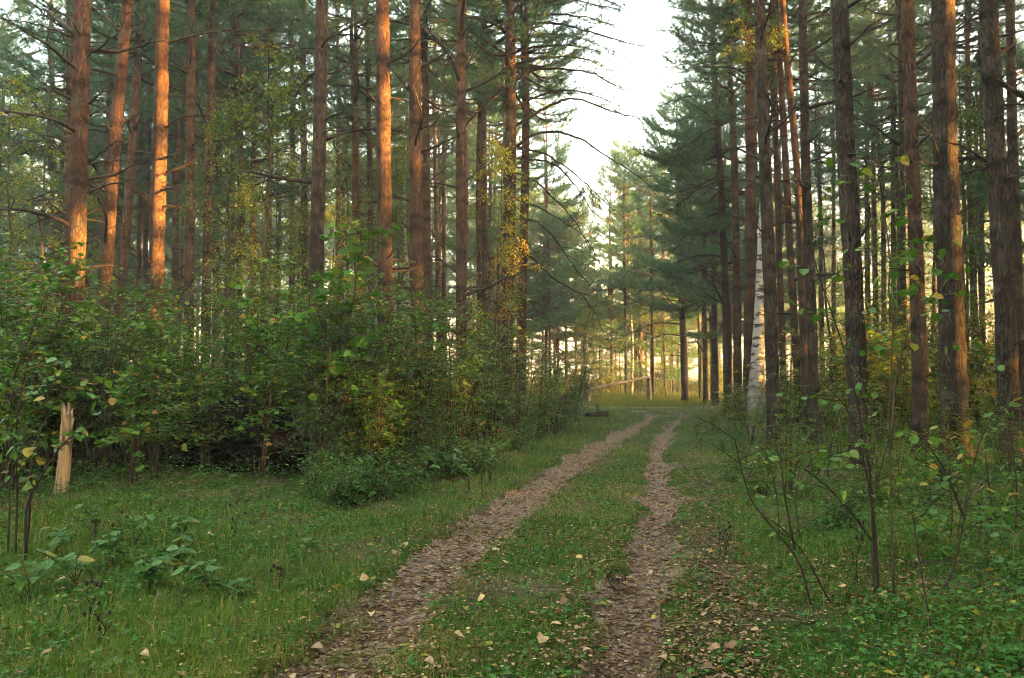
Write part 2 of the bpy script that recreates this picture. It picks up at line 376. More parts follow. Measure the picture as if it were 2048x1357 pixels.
# ------------------------------------------------------------------ ground, track
def spaced(a, b, fine0, fine1, step, grow=1.12):
    xs = list(np.arange(fine0, fine1, step)); s = step
    x = xs[-1]
    while x < b: s *= grow; x += s; xs.append(x)
    s = step; x = xs[0]; lo = []
    while x > a: s *= grow; x -= s; lo.append(x)
    return np.array(lo[::-1] + xs)
gx = spaced(-400, 400, -5, 5, 0.10, 1.10); gy = spaced(-300, 500, 2.5, 16, 0.10, 1.07)
XX, YY = np.meshgrid(gx, gy)
ZZ = gz(XX, YY)
nx, ny = len(gx), len(gy)
ii = np.arange(ny - 1)[:, None] * nx; jj = np.arange(nx - 1)[None]
quads = np.stack([ii + jj, ii + jj + 1, ii + nx + jj + 1, ii + nx + jj], -1).reshape(-1, 4)
ground = obj('ground', np_mesh('ground', np.stack([XX, YY, ZZ], -1).reshape(-1, 3), quads, None, True), M['ground'])
tag(ground, 'flat forest floor of moss, soil and fallen leaves under the trees', 'ground', kind='structure')

def strip(L, hw, y0, y1, seed, dz=0.006):
    ys = np.concatenate([np.arange(y0, 16, 0.09), np.arange(16, y1, 0.2)])
    r = np.random.default_rng(seed)
    e = lambda: np.convolve(r.standard_normal(len(ys) + 8), np.ones(9) / 9, 'valid') * 0.26
    el, er = e(), e()
    cx = lx(L, ys); V = []
    fade = np.minimum(1, np.minimum((ys - y0) / 0.5 + .2, (y1 - ys) / 1.0 + .15))
    cols = np.linspace(-1, 1, 13)
    for i, c in enumerate(cols):
        off = np.where(c < 0, -(hw + el) * -c, (hw + er) * c) * fade
        x = cx + off
        V.append(np.stack([x, ys, gz(x, ys) + dz], -1))
    V = np.stack(V, 1); n, k = V.shape[:2]
    a = np.arange(n - 1)[:, None] * k; b = np.arange(k - 1)[None]
    return V.reshape(-1, 3), np.stack([a + b, a + b + 1, a + k + b + 1, a + k + b], -1).reshape(-1, 4)
V1, F1 = strip(RUT_L, 0.33, 1.5, 38.5, 1); V2, F2 = strip(RUT_R, 0.235, 1.5, 38.5, 2)
track = obj('dirt_track', np_mesh('dirt_track', np.concatenate([V1, V2]), np.concatenate([F1, F2 + len(V1)]), None, True), M['track'])
tag(track, 'two leaf-strewn wheel ruts of the forest track winding to the clearing', 'track', kind='structure')
# cross path at the clearing
xs = np.linspace(3.0, 40, 160); V = []
for k, c in enumerate(np.linspace(-1, 1, 7)):
    y = CROSS_Y + 0.04 * (xs - 8) ** 1 + c * (0.55 + 0.15 * np.sin(xs * 1.7)) * np.minimum(1, (xs - 2.6) / 1.5)
    V.append(np.stack([xs, y, gz(xs, y) + 0.006], -1))
V = np.stack(V, 1); n, k = V.shape[:2]
a = np.arange(n - 1)[:, None] * k; b = np.arange(k - 1)[None]
cross = obj('cross_path', np_mesh('cross_path', V.reshape(-1, 3), np.stack([a + b, a + k + b, a + k + b + 1, a + b + 1], -1).reshape(-1, 4), None, True), M['track'])
tag(cross, 'narrow bare path crossing the far end of the track', 'path', kind='structure')

# ------------------------------------------------------------------ pine libraries
UP = np.array([0, 0, 1.0])
def needles(name, pos, dirs, tint, per=9, L=0.13, W=0.017):
    n = len(pos)
    d = np.repeat(unit(dirs), per, 0)
    rnd = rng.standard_normal((n * per, 3))
    d = unit(d * 0.75 + unit(rnd) * 0.95 + UP * 0.12)
    p = np.repeat(pos, per, 0) + rng.standard_normal((n * per, 3)) * 0.022
    s = unit(np.cross(d, rng.standard_normal((n * per, 3)))) * (W / 2)
    ln = L * rng.uniform(0.75, 1.25, (n * per, 1))
    V = np.stack([p - s, p + s, p + d * ln], 1).reshape(-1, 3)
    return np_mesh(name, V, np.arange(len(V)).reshape(-1, 3), np.repeat(tint, per) + rng.uniform(-.08, .08, n * per))
def bough(mb, path, r0, r1, foliage, start=0.3, dens=1.0, sub=1.0, sides=5, twigs=True):
    """a live bough: wood tube, side shoots lying flat, needle tufts on the shoots"""
    path = np.asarray(path, float)
    mb.tube(path, np.linspace(r0, r1, len(path)), sides)
    seg = np.linalg.norm(np.diff(path, axis=0), axis=1); cum = np.concatenate([[0], np.cumsum(seg)]); L = cum[-1]
    ns = max(3, int((4 + 4.2 * L) * dens))
    for i, s in enumerate(np.linspace(start, 1.0, ns)):
        p = np.array([np.interp(s * L, cum, path[:, k]) for k in range(3)])
        p2 = np.array([np.interp(min(L, s * L + .08), cum, path[:, k]) for k in range(3)]); p1 = np.array([np.interp(max(0, s * L - .08), cum, path[:, k]) for k in range(3)])
        t = unit(p2 - p1)
        side = unit(np.cross(t, UP)) * (1 if i % 2 else -1)
        ang = rng.uniform(0.5, 1.15) if s < 0.98 else 0
        dr = unit(t * math.cos(ang) + side * math.sin(ang) + UP * rng.uniform(-.12, .30))
        ln = sub * (0.22 + 0.26 * (1.15 - s) * min(L, 2.6)) * rng.uniform(0.7, 1.25)
        m = max(2, int(ln / 0.085))
        q = p + dr * np.linspace(0.15, 1, m)[:, None] * ln + UP * (np.linspace(0, 1, m)[:, None] ** 2 * ln * 0.18) + rng.standard_normal((m, 3)) * 0.02
        if twigs: mb.tube(np.stack([p, q[m // 2], q[-1]]), [0.008, 0.006, 0.003], 3, cap=False)
        foliage[0].append(q); foliage[1].append(np.repeat(dr[None], m, 0)); foliage[2].append(np.full(m, rng.uniform(0.2, 0.8)))
def make_crown(name, seed, hc, R, kind):
    global rng
    keep = rng; rng = np.random.default_rng(seed)
    mb = MB(); fo = ([], [], [])
    n = 14
    zz = np.linspace(0, hc, n); wob = np.cumsum(rng.standard_normal((n, 2)) * 0.05, 0); wob -= wob[0]
    r0 = 0.12 if kind == 'high' else 0.15
    mb.tube(np.column_stack([wob, zz]), np.linspace(r0, 0.015, n), 8)
    nwh = int(hc / (0.55 if kind == 'high' else 0.72))
    for k in range(nwh):
        t = (k + rng.uniform(0.2, .8)) / nwh; z = t * hc
        if kind == 'high': prof = 0.55 + 0.9 * math.sin(PI * min(1, t * 0.85 + 0.16)) if t < .8 else 1.1 * (1.05 - t) / .25 + .15
        else: prof = (0.85 + 0.35 * math.sin(t * 9 + seed)) * (1.08 - t) ** 0.75 + 0.1
        for b in range(rng.integers(3, 6)):
            az = rng.uniform(0, 2 * PI); L = R * prof * rng.uniform(0.55, 1.1)
            slope = -0.05 + 0.75 * t + rng.uniform(-.15, .15) if kind == 'high' else -0.18 + 0.75 * t + rng.uniform(-.12, .12)
            cv = rng.uniform(-.05, .25)
            s = np.linspace(0, 1, 7)
            swing = rng.uniform(-.25, .25) * s ** 2
            hx = np.cos(az + swing) * L * s; hy = np.sin(az + swing) * L * s
            hz = z + L * (slope * s + cv * (s ** 2.2) - 0.12 * np.sin(PI * s))
            c = np.array([np.interp(z, zz, wob[:, 0]), np.interp(z, zz, wob[:, 1]), 0])
            bough(mb, np.column_stack([hx, hy, hz]) + c, 0.012 + 0.014 * L, 0.006, fo, 0.35 if kind == 'high' else 0.34, 1.0 if kind == 'high' else 1.2, 1.0 if kind == 'high' else 1.55, 4)
    me = needles(name + '_foliage', np.concatenate(fo[0]), np.concatenate(fo[1]), np.concatenate(fo[2]), 9, .15, .017 if kind == 'high' else .025)
    me.materials.append(M['needle'])
    wm = mb.mesh(name + '_limbs'); wm.materials.append(M['pine_bark'])
    rng = keep
    return me, wm, hc
HIGH = [make_crown('high_crown', 100 + i, hc, R, 'high') for i, (hc, R) in enumerate(((8.5, 2.4), (9.5, 2.1), (7.5, 2.6), (10.5, 2.3)))]
LOW = [make_crown('low_crown', 200 + i, hc, R, 'low') for i, (hc, R) in enumerate(((15.0, 3.4), (17.0, 3.8), (13.0, 3.2)))]

def make_dead_branch(seed, kind):
    global rng
    keep = rng; rng = np.random.default_rng(seed)
    mb = MB(); n = 9; s = np.linspace(0, 1, n)
    if kind == 'stub':
        s = s[:5]; L = s / s[-1]
        pts = np.column_stack([L, np.zeros(5), 0.25 * L ** 2 * rng.uniform(-1, 1.5)]) + rng.standard_normal((5, 3)) * 0.012 * L[:, None]
        mb.tube(pts, np.linspace(.060, .030, 5), 6, 0.05)
    else:
        arc = rng.uniform(-.45, .40); lift = rng.uniform(-.1, .6)
        pts = np.column_stack([s, 0.18 * np.sin(s * rng.uniform(2, 6)) * s, lift * s + arc * s ** 2]) + np.cumsum(rng.standard_normal((n, 3)) * 0.018, 0) * s[:, None]
        mb.tube(pts, np.linspace(.030, .005, n), 5)
        for k in range(rng.integers(4, 9)):
            i = rng.integers(2, n - 1); t = unit(pts[i + 1] - pts[i]) if i + 1 < n else np.array([1, 0, 0])
            d = unit(t * rng.uniform(.4, 1) + rng.standard_normal(3) * 0.7); ln = rng.uniform(.12, .42) * (1.2 - s[i])
            q = pts[i] + d * np.linspace(0, ln, 4)[:, None] + np.cumsum(rng.standard_normal((4, 3)) * 0.012, 0)
            mb.tube(np.vstack([pts[i], q[1:]]), [.008, .006, .005, .002], 3, cap=False)
            for _ in range(rng.integers(0, 3)):
                d2 = unit(d + rng.standard_normal(3) * .6); l2 = ln * .5
                mb.tube(np.stack([q[2], q[2] + d2 * l2 * .5, q[2] + d2 * l2]), [.005, .004, .002], 3, cap=False)
    me = mb.mesh('branch_' + kind); me.materials.append(M['twig'])
    rng = keep; return me
DEAD = [make_dead_branch(300 + i, 'long') for i in range(9)]
STUB = [make_dead_branch(330 + i, 'stub') for i in range(5)]

def trunk_radius(z, H, r):
    t = z / H
    return r * (1.10 - 0.32 * np.clip(t, 0, .6) / .6 * 1.0 - 0.62 * smooth(.5, 1.0, t) + 0.42 * np.exp(-z / 0.30) )
def trunk_path_mesh(name, path, r, H, sides, rough, mat, step=0.35):
    zz = np.concatenate([np.arange(-0.15, 1.0, 0.12), np.arange(1.0, H * .62, step), np.linspace(H * .62, H, 8)[1:]])
    X = np.interp(zz, path[:, 2], path[:, 0]); Y = np.interp(zz, path[:, 2], path[:, 1])
    if len(zz) > 8:
        kx = np.convolve(np.pad(X, 4, 'edge'), np.ones(9) / 9, 'valid'); ky = np.convolve(np.pad(Y, 4, 'edge'), np.ones(9) / 9, 'valid')
        kx[:4] = X[:4]; ky[:4] = Y[:4]; X, Y = kx, ky
    mb = MB(); rr = trunk_radius(np.maximum(zz, 0), H, r)
    rr = rr * (1 + 0.03 * rng.standard_normal(len(zz)))
    mb.tube(np.column_stack([X, Y, zz]), rr, sides, rough)
    if rough:
        V = mb.V[0].reshape(len(zz), sides, 3); a = np.arange(sides) * 2 * PI / sides
        ph = rng.uniform(0, 6, 3)
        lob = (np.sin(3 * a + ph[0]) * .5 + np.sin(5 * a + ph[1]) * .5)[None] * (0.16 * np.exp(-np.maximum(zz, 0) / .28) + 0.02)[:, None]
        c = np.column_stack([X, Y, zz])[:, None]
        mb.V[0] = (c + (V - c) * (1 + lob[..., None])).reshape(-1, 3)
    me = mb.mesh(name); me.materials.append(mat); return me, np.column_stack([X, Y, zz]), rr
def add_branches(root, axis, rad, zlo, zhi, n, long_p, lmax, seed, upbias=0.0):
    r = random.Random(seed)
    for i in range(n):
        z = zlo + (zhi - zlo) * r.random() ** 0.85
        k = int(np.argmin(np.abs(axis[:, 2] - z))); p = axis[k]
        az = r.uniform(0, 2 * PI)
        if r.random() < long_p:
            me = r.choice(DEAD); s = r.uniform(0.35, 1.0) * lmax
        else:
            me = r.choice(STUB); s = r.uniform(0.10, 0.42)
        o = obj('branch', me, None, root)
        rr = rad[k] * 0.75
        o.location = (p[0] + math.cos(az) * rr, p[1] + math.sin(az) * rr, z)
        o.rotation_euler = (r.uniform(-.4, .4), -r.uniform(-.15, .45) - upbias, az); s3 = s
        o.scale = (s3, s3, s3)
def put_crown(root, lib, axis, zc, s, rz):
    fo, wd, hc = lib
    k = int(np.argmin(np.abs(axis[:, 2] - zc))); p = axis[k]; top = axis[-1]
    d = unit(top - p)
    q = Vector((0, 0, 1)).rotation_difference(Vector(d)) @ Quaternion((0, 0, 1), rz)
    for nm, me in (('crown', fo), ('limbs', wd)):
        o = obj(nm, me, None, root); o.location = p; o.rotation_mode = 'QUATERNION'; o.rotation_quaternion = q; o.scale = (s, s, s)

ALL_TREES = []          # (x, y) of everything with a trunk, for spacing
CROWN_SPHERES = []
def hand_pine(pts, wpx, d, label, group=None, H=None, crown='high', bark='pine_bark', nbr=8, long_p=.6, lmax=1.6, name='pine_tree', zc=None, crown_s=1.0, seed=None):
    seed = seed if seed is not None else len(ALL_TREES) + 11
    r = random.Random(seed)
    H = H or r.uniform(19.5, 23.5)
    W = np.array([at(px, py, d) for px, py in pts])        # any order
    W = W[np.argsort(W[:, 2])]
    # extend down to the ground and up to the top with the end slopes (the lean eases above the frame)
    s0 = (W[1, 0] - W[0, 0]) / (W[1, 2] - W[0, 2]); s1 = (W[-1, 0] - W[-2, 0]) / (W[-1, 2] - W[-2, 2])
    xb = W[0, 0] - s0 * W[0, 2]
    zb = gz1(xb, d)
    path = [[xb, d, zb - .2]] + [list(q) for q in W if q[2] > zb + .3] + [[W[-1, 0] + s1 * 0.5 * (H - W[-1, 2]), d + r.uniform(-.6, .6), H + zb]]
    path = np.array(path) - np.array([xb, d, zb])
    root = empty(name, (xb, d, zb))
    tag(root, label, 'tree', group)
    sides = 22 if d < 21 else (14 if d < 36 else 10)
    zm = at(pts[0][0], 330, d)[2]
    rad0 = .93 * wpx / 2 * d / F / max(.6, 1.10 - 0.32 * min(1, zm / H / .6)) / math.sqrt(1 + ((pts[0][0] - 1024) / F) ** 2)
    me, axis, rr = trunk_path_mesh('pine_trunk', path, rad0, H, sides, 0.022 if d < 21 else 0.018, M[bark], 0.22 if d < 21 else 0.4)
    obj('trunk', me, None, root)
    ztop = min(H * .8, CAMZ + d * 800 / F + 1)
    add_branches(root, axis, rr, 2.2 if d > 15 else 3.0, ztop, int(nbr * 1.5), long_p, lmax * 1.25, seed)
    if d < 30: add_branches(root, axis, rr, 1.5, ztop, 14, 0, .3, seed + 5000)
    if crown:
        lib = r.choice(HIGH if crown == 'high' else LOW)
        put_crown(root, lib, axis, zc if zc is not None else max(H - lib[2] * crown_s, .5), crown_s, r.uniform(0, 6.28))
    ALL_TREES.append((xb, d)); 
    return root, axis, rr

HP = []
# left of the track -------------------------------------------------
T_ = lambda *a, **k: HP.append(hand_pine(*a, **k))
T_([(146, 790), (153, 500), (158, 331), (166, 0)], 40, 14.0, 'thick dark pine at the far left with a sunlit orange right edge', nbr=16, long_p=.75, lmax=1.3)
T_([(205, 640), (225, 331), (256, 0)], 29, 18.5, 'pine leaning to the right just behind the far left edge-lit pine', nbr=9)
T_([(243, 580), (262, 331), (284, 0)], 20, 24.0, 'slimmer leaning pine between the leaning pine and the glowing orange trunk', nbr=9)
T_([(132, 600), (138, 331), (142, 0)], 14, 26.0, 'slim pine peeking out behind the left side of the edge-lit pine', nbr=9, lmax=2.0)
T_([(104, 600), (105, 331), (107, 0)], 10, 34.0, 'thin pine among green boughs at the far left', nbr=8, crown='low')
T_([(278, 520), (279, 331), (283, 0)], 10, 38.0, 'thin pine seen through the gap left of the glowing orange trunk')
T_([(312, 550), (316, 400), (320, 300), (326, 0)], 33, 19.0, 'pine trunk glowing bright orange in the low sun', nbr=14, long_p=.55, lmax=1.2)
T_([(349, 520), (349, 331), (352, 0)], 11, 37.0, 'thin pine just right of the glowing orange trunk')
T_([(379, 520), (381, 331), (383, 0)], 21, 24.0, 'brown pine second to the right of the glowing orange trunk', nbr=10)
T_([(413, 560), (416, 331), (428, 0)], 19, 25.0, 'reddish pine with a sunlit foot right of the glowing orange trunk', nbr=10)
T_([(433, 560), (437, 331), (440, 0)], 10, 41.0, 'thin pine with an orange lit foot behind the reddish pine')
T_([(465, 520), (466, 331), (466, 0)], 11, 39.0, 'thin pine at the left end of the birch filled gap')
T_([(506, 470), (508, 331), (510, 0)], 14, 40.0, 'pale thin pine in the birch filled gap behind the tall maple')
T_([(585, 450), (586, 331), (583, 0)], 12, 35.0, 'thin pine left of the paired slim and thick pines above the tall maple')
T_([(609, 450), (608, 331), (607, 0)], 13.5, 32.0, 'slim straight pine just left of the thick grey pine')
T_([(634, 480), (638, 331), (644, 0)], 30, 20.0, 'thick grey brown pine rising behind the tall maple shrub', nbr=12, bark='dark_bark', lmax=1.9)
T_([(677, 560), (677, 331), (676, 0)], 10, 40.0, 'thin pine right of the thick grey pine')
T_([(716, 560), (710, 331), (713, 0)], 15.5, 30.0, 'slim brown pine midway between the thick grey and the smooth red pine')
T_([(742, 560), (740, 331), (733, 0)], 13, 33.0, 'slim dark pine close beside the left of the smooth red pine', bark='dark_bark')
T_([(770, 540), (768, 331), (765, 0)], 31, 16.6, 'smooth thick red pine with a sunlit stripe down its right side', H=23.5, zc=15.0, nbr=5, long_p=.4, lmax=.9)
T_([(834, 610), (831, 331), (829, 0)], 27, 18.0, 'thick red pine with orange light patches and many dead side twigs', H=23.5, zc=15.0, nbr=22, long_p=.8, lmax=1.1)
T_([(855, 560), (852, 331), (850, 0)], 17, 27.0, 'pine half hidden behind the twiggy red pine', nbr=9)
T_([(875, 520), (871, 331), (867, 0)], 10, 41.0, 'thin pine left of the two near the ringed pine')
T_([(888, 520), (887, 331), (884, 0)], 9, 44.0, 'thinnest pine just left of the ringed pine')
T_([(923, 650), (922, 331), (922, 0)], 22, 21.0, 'straight brown pine with dark branch rings before the gold birch', nbr=15, long_p=.65, lmax=1.5)
T_([(960, 640), (957, 331), (965, 0)], 12, 34.0, 'left one of two close slim pines behind the gold birch leaves')
T_([(972, 640), (968, 331), (968, 0)], 12.5, 33.0, 'right one of two close slim pines behind the gold birch leaves')
hero = hand_pine([(1012, 690), (1017, 500), (1022, 331), (1021, 160), (1020, 0)], 26, 25.0, 'dark pine beside the track with long drooping boughs against the sky', bark='dark_bark', nbr=8, lmax=1.2, zc=10.5)
T_([(1043, 660), (1051, 331), (1053, 0)], 18, 29.0, 'reddish pine right behind the dark drooping bough pine', nbr=6)
# right of the track ------------------------------------------------
T_([(1371, 800), (1366, 650), (1360, 500), (1352, 200)], 11.5, 49.0, 'pine standing alone on the far clearing with a sunlit foot', nbr=14, long_p=.9, lmax=2.4, crown='low', zc=6.0, H=20)
T_([(1456, 830), (1452, 600), (1440, 331), (1419, 0)], 14.5, 33.0, 'slim dark pine at the left front of the right-hand group', nbr=12, long_p=.8, lmax=1.8, bark='dark_bark', crown='low', zc=7.5)
T_([(1476, 800), (1474, 600), (1470, 331), (1452, 0)], 15.5, 30.0, 'slim red pine second from the left in the right-hand group', nbr=10, lmax=1.6)
T_([(1411, 800), (1409, 600), (1406, 450)], 8, 45.0, 'thin crooked pine by the path right of the clearing pine', H=13, crown='low', zc=4.5)
T_([(1431, 800), (1429, 600), (1425, 331)], 11, 44.0, 'dark pine by the far path between clearing pine and right-hand group', H=18, crown='low', zc=6.5)
T_([(1497, 800), (1500, 500), (1501, 331), (1497, 0)], 22, 25.0, 'dark pine directly behind the white birch', nbr=14, long_p=.8, lmax=1.5)
T_([(1549, 880), (1541, 600), (1530, 331), (1519, 0)], 27, 17.0, 'dark pine standing just in front of the white birch', nbr=10, long_p=.5, lmax=1.2, bark='dark_bark')
T_([(1567, 760), (1560, 560), (1553, 331), (1546, 0)], 12.5, 27.0, 'slim pine with an orange lit right side behind the birch pair')
T_([(1603, 560), (1599, 450), (1595, 331), (1582, 200), (1571, 100), (1563, 0)], 16, 22.0, 'curved pine glowing orange on the right of the track', nbr=6, lmax=1.0)
T_([(1600, 830), (1583, 560), (1572, 331), (1552, 0)], 15, 24.0, 'dull brown slim pine left of the curved glowing pine', nbr=7)
T_([(1632, 890), (1622, 600), (1611, 331), (1605, 0)], 21, 18.5, 'straight pine just right of the curved glowing pine', nbr=10, bark='dark_bark')
T_([(1643, 620), (1639, 331), (1634, 0)], 8.5, 42.0, 'thin pine left of the thick pine with the leafy sapling')
T_([(1668, 620), (1667, 331), (1664, 0)], 8, 46.0, 'pale thin pine half behind the thick pine with the leafy sapling')
T_([(1722, 930), (1709, 600), (1694, 331), (1679, 0)], 41, 13.3, 'thick dark pine behind the tall leafy sapling', H=23.5, zc=15.0, nbr=8, long_p=.35, lmax=1.0, bark='dark_bark')
T_([(1720, 620), (1716, 331), (1711, 0)], 8, 47.0, 'very thin pine at the right edge of the sapling pine')
T_([(1736, 620), (1733, 331), (1732, 0)], 10, 40.0, 'left one of two thin pines between the two thick dark pines')
T_([(1752, 640), (1746, 331), (1744, 0)], 10.5, 38.0, 'right one of two thin pines between the two thick dark pines')
T_([(1768, 640), (1766, 331), (1760, 0)], 9.5, 43.0, 'thin pine with a faint orange sunlit foot right of the two thin pines')
T_([(1788, 640), (1786, 331), (1779, 0)], 10, 40.0, 'thin pine close to the left of the smooth brown pine')
T_([(1842, 920), (1836, 600), (1825, 331), (1814, 0)], 32, 15.5, 'smooth brown pine with knots left of the thickest pine', H=23.5, zc=15.0, nbr=8, long_p=.5, lmax=1.4)
T_([(1912, 925), (1902, 600), (1890, 331), (1886, 0)], 56, 14.3, 'thickest pine of the right side with deeply cracked dark bark', H=23.5, zc=15.0, nbr=5, long_p=.3, lmax=1.0, bark='dark_bark')
T_([(1808, 800), (1806, 600), (1866, 331), (1868, 0)][:2] + [(1804, 331)], 12, 30.0, 'slim dark pine half behind the smooth brown pine', bark='dark_bark')
T_([(1950, 700), (1944, 500), (1939, 331), (1932, 0)], 14, 28.0, 'slim pine in the gap between the two thickest pines')
T_([(1966, 700), (1964, 500), (1963, 331), (1960, 0)], 10, 33.0, 'thin pine with an orange lit stretch left of the rightmost thick pine')
T_([(2022, 940), (2010, 600), (1993, 331), (1976, 0)], 46, 12.6, 'thick dark pine nearest the right edge of the picture', H=23.5, zc=15.0, nbr=6, long_p=.3, lmax=1.0, bark='dark_bark')
T_([(2040, 700), (2033, 500), (2026, 331), (2020, 0)], 24, 19.0, 'pine behind the rightmost thick pine at the picture edge', H=23.5, zc=15.0, nbr=8, bark='dark_bark')

# ------------------------------------------------------------------ boughs traced on single trees
def traced(root, pts, d, r0, r1, depth=0.0, foliage=0.0, twigs=10, start=.3, name='branch', mat='twig'):
    """a bough whose line the photo shows; depth = how far it swings out of the tree's plane"""
    n0 = len(pts); P = []
    for i, (px, py) in enumerate(pts): P.append(at(px, py, d + depth * (i / (n0 - 1)) ** 1.3))
    P = np.array(P) - np.array(root.location)
    # smooth
    tt = np.linspace(0, n0 - 1, n0 * 4)
    Q = np.column_stack([np.interp(tt, np.arange(n0), P[:, k]) for k in range(3)])
    for _ in range(2): Q[1:-1] = (Q[:-2] + 2 * Q[1:-1] + Q[2:]) / 4
    Q[1:-1] += rng.standard_normal((len(Q) - 2, 3)) * 0.012
    mb = MB(); fo = ([], [], [])
    if foliage > 0: bough(mb, Q, r0, r1, fo, start, foliage, 1.25, 6)
    else: mb.tube(Q, np.linspace(r0, r1, len(Q)), 6)
    for k in range(twigs):
        i = rng.integers(len(Q) // 4, len(Q) - 1); t = unit(Q[i + 1] - Q[i])
        dd = unit(t * .7 + rng.standard_normal(3) * .6 + UP * -.15); ln = rng.uniform(.3, 1.1)
        q = Q[i] + dd * np.linspace(0, ln, 5)[:, None] + np.cumsum(rng.standard_normal((5, 3)) * .03, 0) - UP * (np.linspace(0, 1, 5) ** 2)[:, None] * .15 * ln
        q[0] = Q[i]
        mb.tube(q, np.linspace(.011, .003, 5), 4, cap=False)
        for _ in range(2):
            d2 = unit(dd + rng.standard_normal(3) * .7); l2 = ln * rng.uniform(.25, .5)
            mb.tube(np.stack([q[2], q[2] + d2 * l2 * .5 + rng.standard_normal(3) * .02, q[2] + d2 * l2]), [.006, .005, .002], 3, cap=False)
    o = obj(name, mb.mesh('bough'), M[mat], root)
    if fo[0]:
        obj('needles', needles('bough_needles', np.concatenate(fo[0]), np.concatenate(fo[1]), np.concatenate(fo[2]), 8), M['needle'], o)
    return o
hr = hero[0]; D = 25.0
for pts, r0, dep, fol, tw in (
    ([(1031, 162), (1071, 138), (1130, 138), (1190, 147), (1226, 170), (1248, 177)], .05, -1.0, .75, 6),
    ([(1030, 62), (1068, 46), (1116, 46), (1175, 63), (1263, 88), (1300, 94)], .055, .8, .45, 8),
    ([(1025, 20), (1060, 0), (1110, -10), (1180, 8), (1240, 20)], .05, -.6, 1.3, 4),
    ([(1022, -30), (1080, -60), (1150, -60), (1215, -25)], .05, .9, 1.3, 2),
    ([(1025, 105), (1080, 92), (1140, 90), (1190, 100), (1215, 118)], .045, .5, .9, 6),
    ([(1024, 40), (1070, 30), (1130, 28), (1190, 38), (1225, 52)], .045, -1.3, 1.3, 4),
    ([(1024, 85), (1065, 70), (1120, 68), (1170, 78), (1240, 110)], .045, 1.4, 1.1, 6),
    ([(1024, 130), (1070, 118), (1130, 112), (1180, 120), (1215, 140)], .045, -1.6, 1.0, 6),
    ([(1024, -10), (1090, -25), (1160, -20), (1225, 5), (1250, 20)], .05, 1.0, 1.4, 3),
    ([(1030, 215), (1080, 190), (1140, 178), (1200, 195), (1245, 215)], .04, 1.5, .7, 8),
    ([(1030, 252), (1075, 225), (1116, 203), (1153, 195), (1226, 225), (1278, 236), (1304, 262)], .055, -.8, .28, 12),
    ([(1030, 295), (1064, 269), (1116, 262), (1167, 280), (1208, 310), (1263, 343), (1320, 388)], .055, .6, 0, 16),
    ([(1035, 298), (1090, 306), (1134, 335), (1164, 361), (1204, 398), (1230, 427)], .042, -1.0, 0, 14),
    ([(1035, 326), (1075, 317), (1116, 332), (1145, 365), (1175, 405), (1197, 450)], .042, .9, 0, 14),
    ([(1032, 438), (1075, 442), (1108, 472), (1153, 546), (1204, 594)], .042, -.6, 0, 12),
    ([(1030, 490), (1060, 513), (1097, 549), (1130, 572), (1167, 590), (1190, 627), (1208, 667)], .042, .5, 0, 12),
    ([(1030, 345), (1070, 360), (1110, 400), (1150, 440), (1180, 500)], .035, 1.2, 0, 14),
    ([(1030, 400), (1070, 410), (1120, 440), (1170, 470), (1200, 530)], .03, 1.4, 0, 12),
    ([(1030, 520), (1038, 560), (1053, 597), (1079, 630), (1108, 649), (1134, 654)], .045, -1.4, 0, 7),
    ([(1012, 62), (968, 40), (932, 35), (895, 37), (850, 52)], .05, -.8, .2, 8),
    ([(1012, 110), (968, 81), (935, 59), (890, 50)], .045, .6, .35, 6),
    ([(1015, 180), (975, 205), (940, 240), (905, 262)], .03, -.7, 0, 8)):
    traced(hr, pts, D, r0, .010, dep, fol, tw, .25)
def root_of(lbl): return next(h[0] for h in HP if lbl in h[0]['label'])
g1 = root_of('glowing bright orange')
traced(g1, [(335, 88), (368, 75), (416, 66), (460, 61), (545, 59)], 19, .035, .006, -.8, 0, 8)
traced(g1, [(326, 262), (350, 240), (380, 232), (418, 231)], 19, .030, .008, -1.0, 0, 3)
traced(g1, [(326, 318), (345, 310), (374, 294)], 19, .030, .016, -.9, 0, 1)
traced(g1, [(326, 382), (345, 376), (380, 365)], 19, .034, .016, -.9, 0, 1)
r1 = root_of('peeking out')
for pts in ([(136, 284), (88, 269), (59, 276), (0, 302)], [(136, 310), (100, 280), (40, 285), (-10, 310)], [(136, 395), (110, 380), (60, 400), (20, 440)], [(134, 420), (80, 440), (20, 480), (-20, 500)]):
    traced(r1, pts, 26, .04, .008, rng.uniform(-1, 1), .25, 8)
r1 = root_of('edge-lit') if False else HP[0][0]
for pts in ([(176, 112), (200, 95), (235, 68)], [(178, 208), (200, 190), (228, 175)], [(178, 325), (205, 305), (235, 283)], [(178, 388), (205, 373), (250, 362), (292, 350)], [(150, 75), (110, 60), (60, 45), (10, 40)]):
    traced(r1, pts, 14, .024, .006, -.6, 0, 3)
r1 = root_of('thick grey brown')
traced(r1, [(650, 84), (680, 65), (707, 50), (755, 22)], 20, .035, .010, -.6, 0, 5)
traced(r1, [(650, 165), (690, 135), (720, 120)], 20, .03, .008, .4, 0, 4)
traced(r1, [(650, 240), (690, 222), (724, 215)], 20, .03, .014, -.9, 0, 2)
r1 = root_of('twiggy red') if False else root_of('many dead side twigs')
traced(r1, [(820, 50), (780, 40), (740, 45), (690, 60), (655, 82)], 18, .03, .008, .5, 0, 6)
traced(r1, [(836, 55), (870, 70), (905, 110), (930, 140)], 18, .028, .008, -.4, 0, 6)
r1 = root_of('dark branch rings')
traced(r1, [(932, 250), (960, 220), (985, 195), (1005, 178)], 21, .03, .008, -.4, 0, 4)
traced(r1, [(930, 365), (950, 345), (985, 325)], 21, .025, .008, -.4, 0, 4)
traced(r1, [(932, 140), (950, 100), (968, 60)], 21, .022, .006, -.4, 0, 4)
r1 = root_of('standing just in front of the white birch')
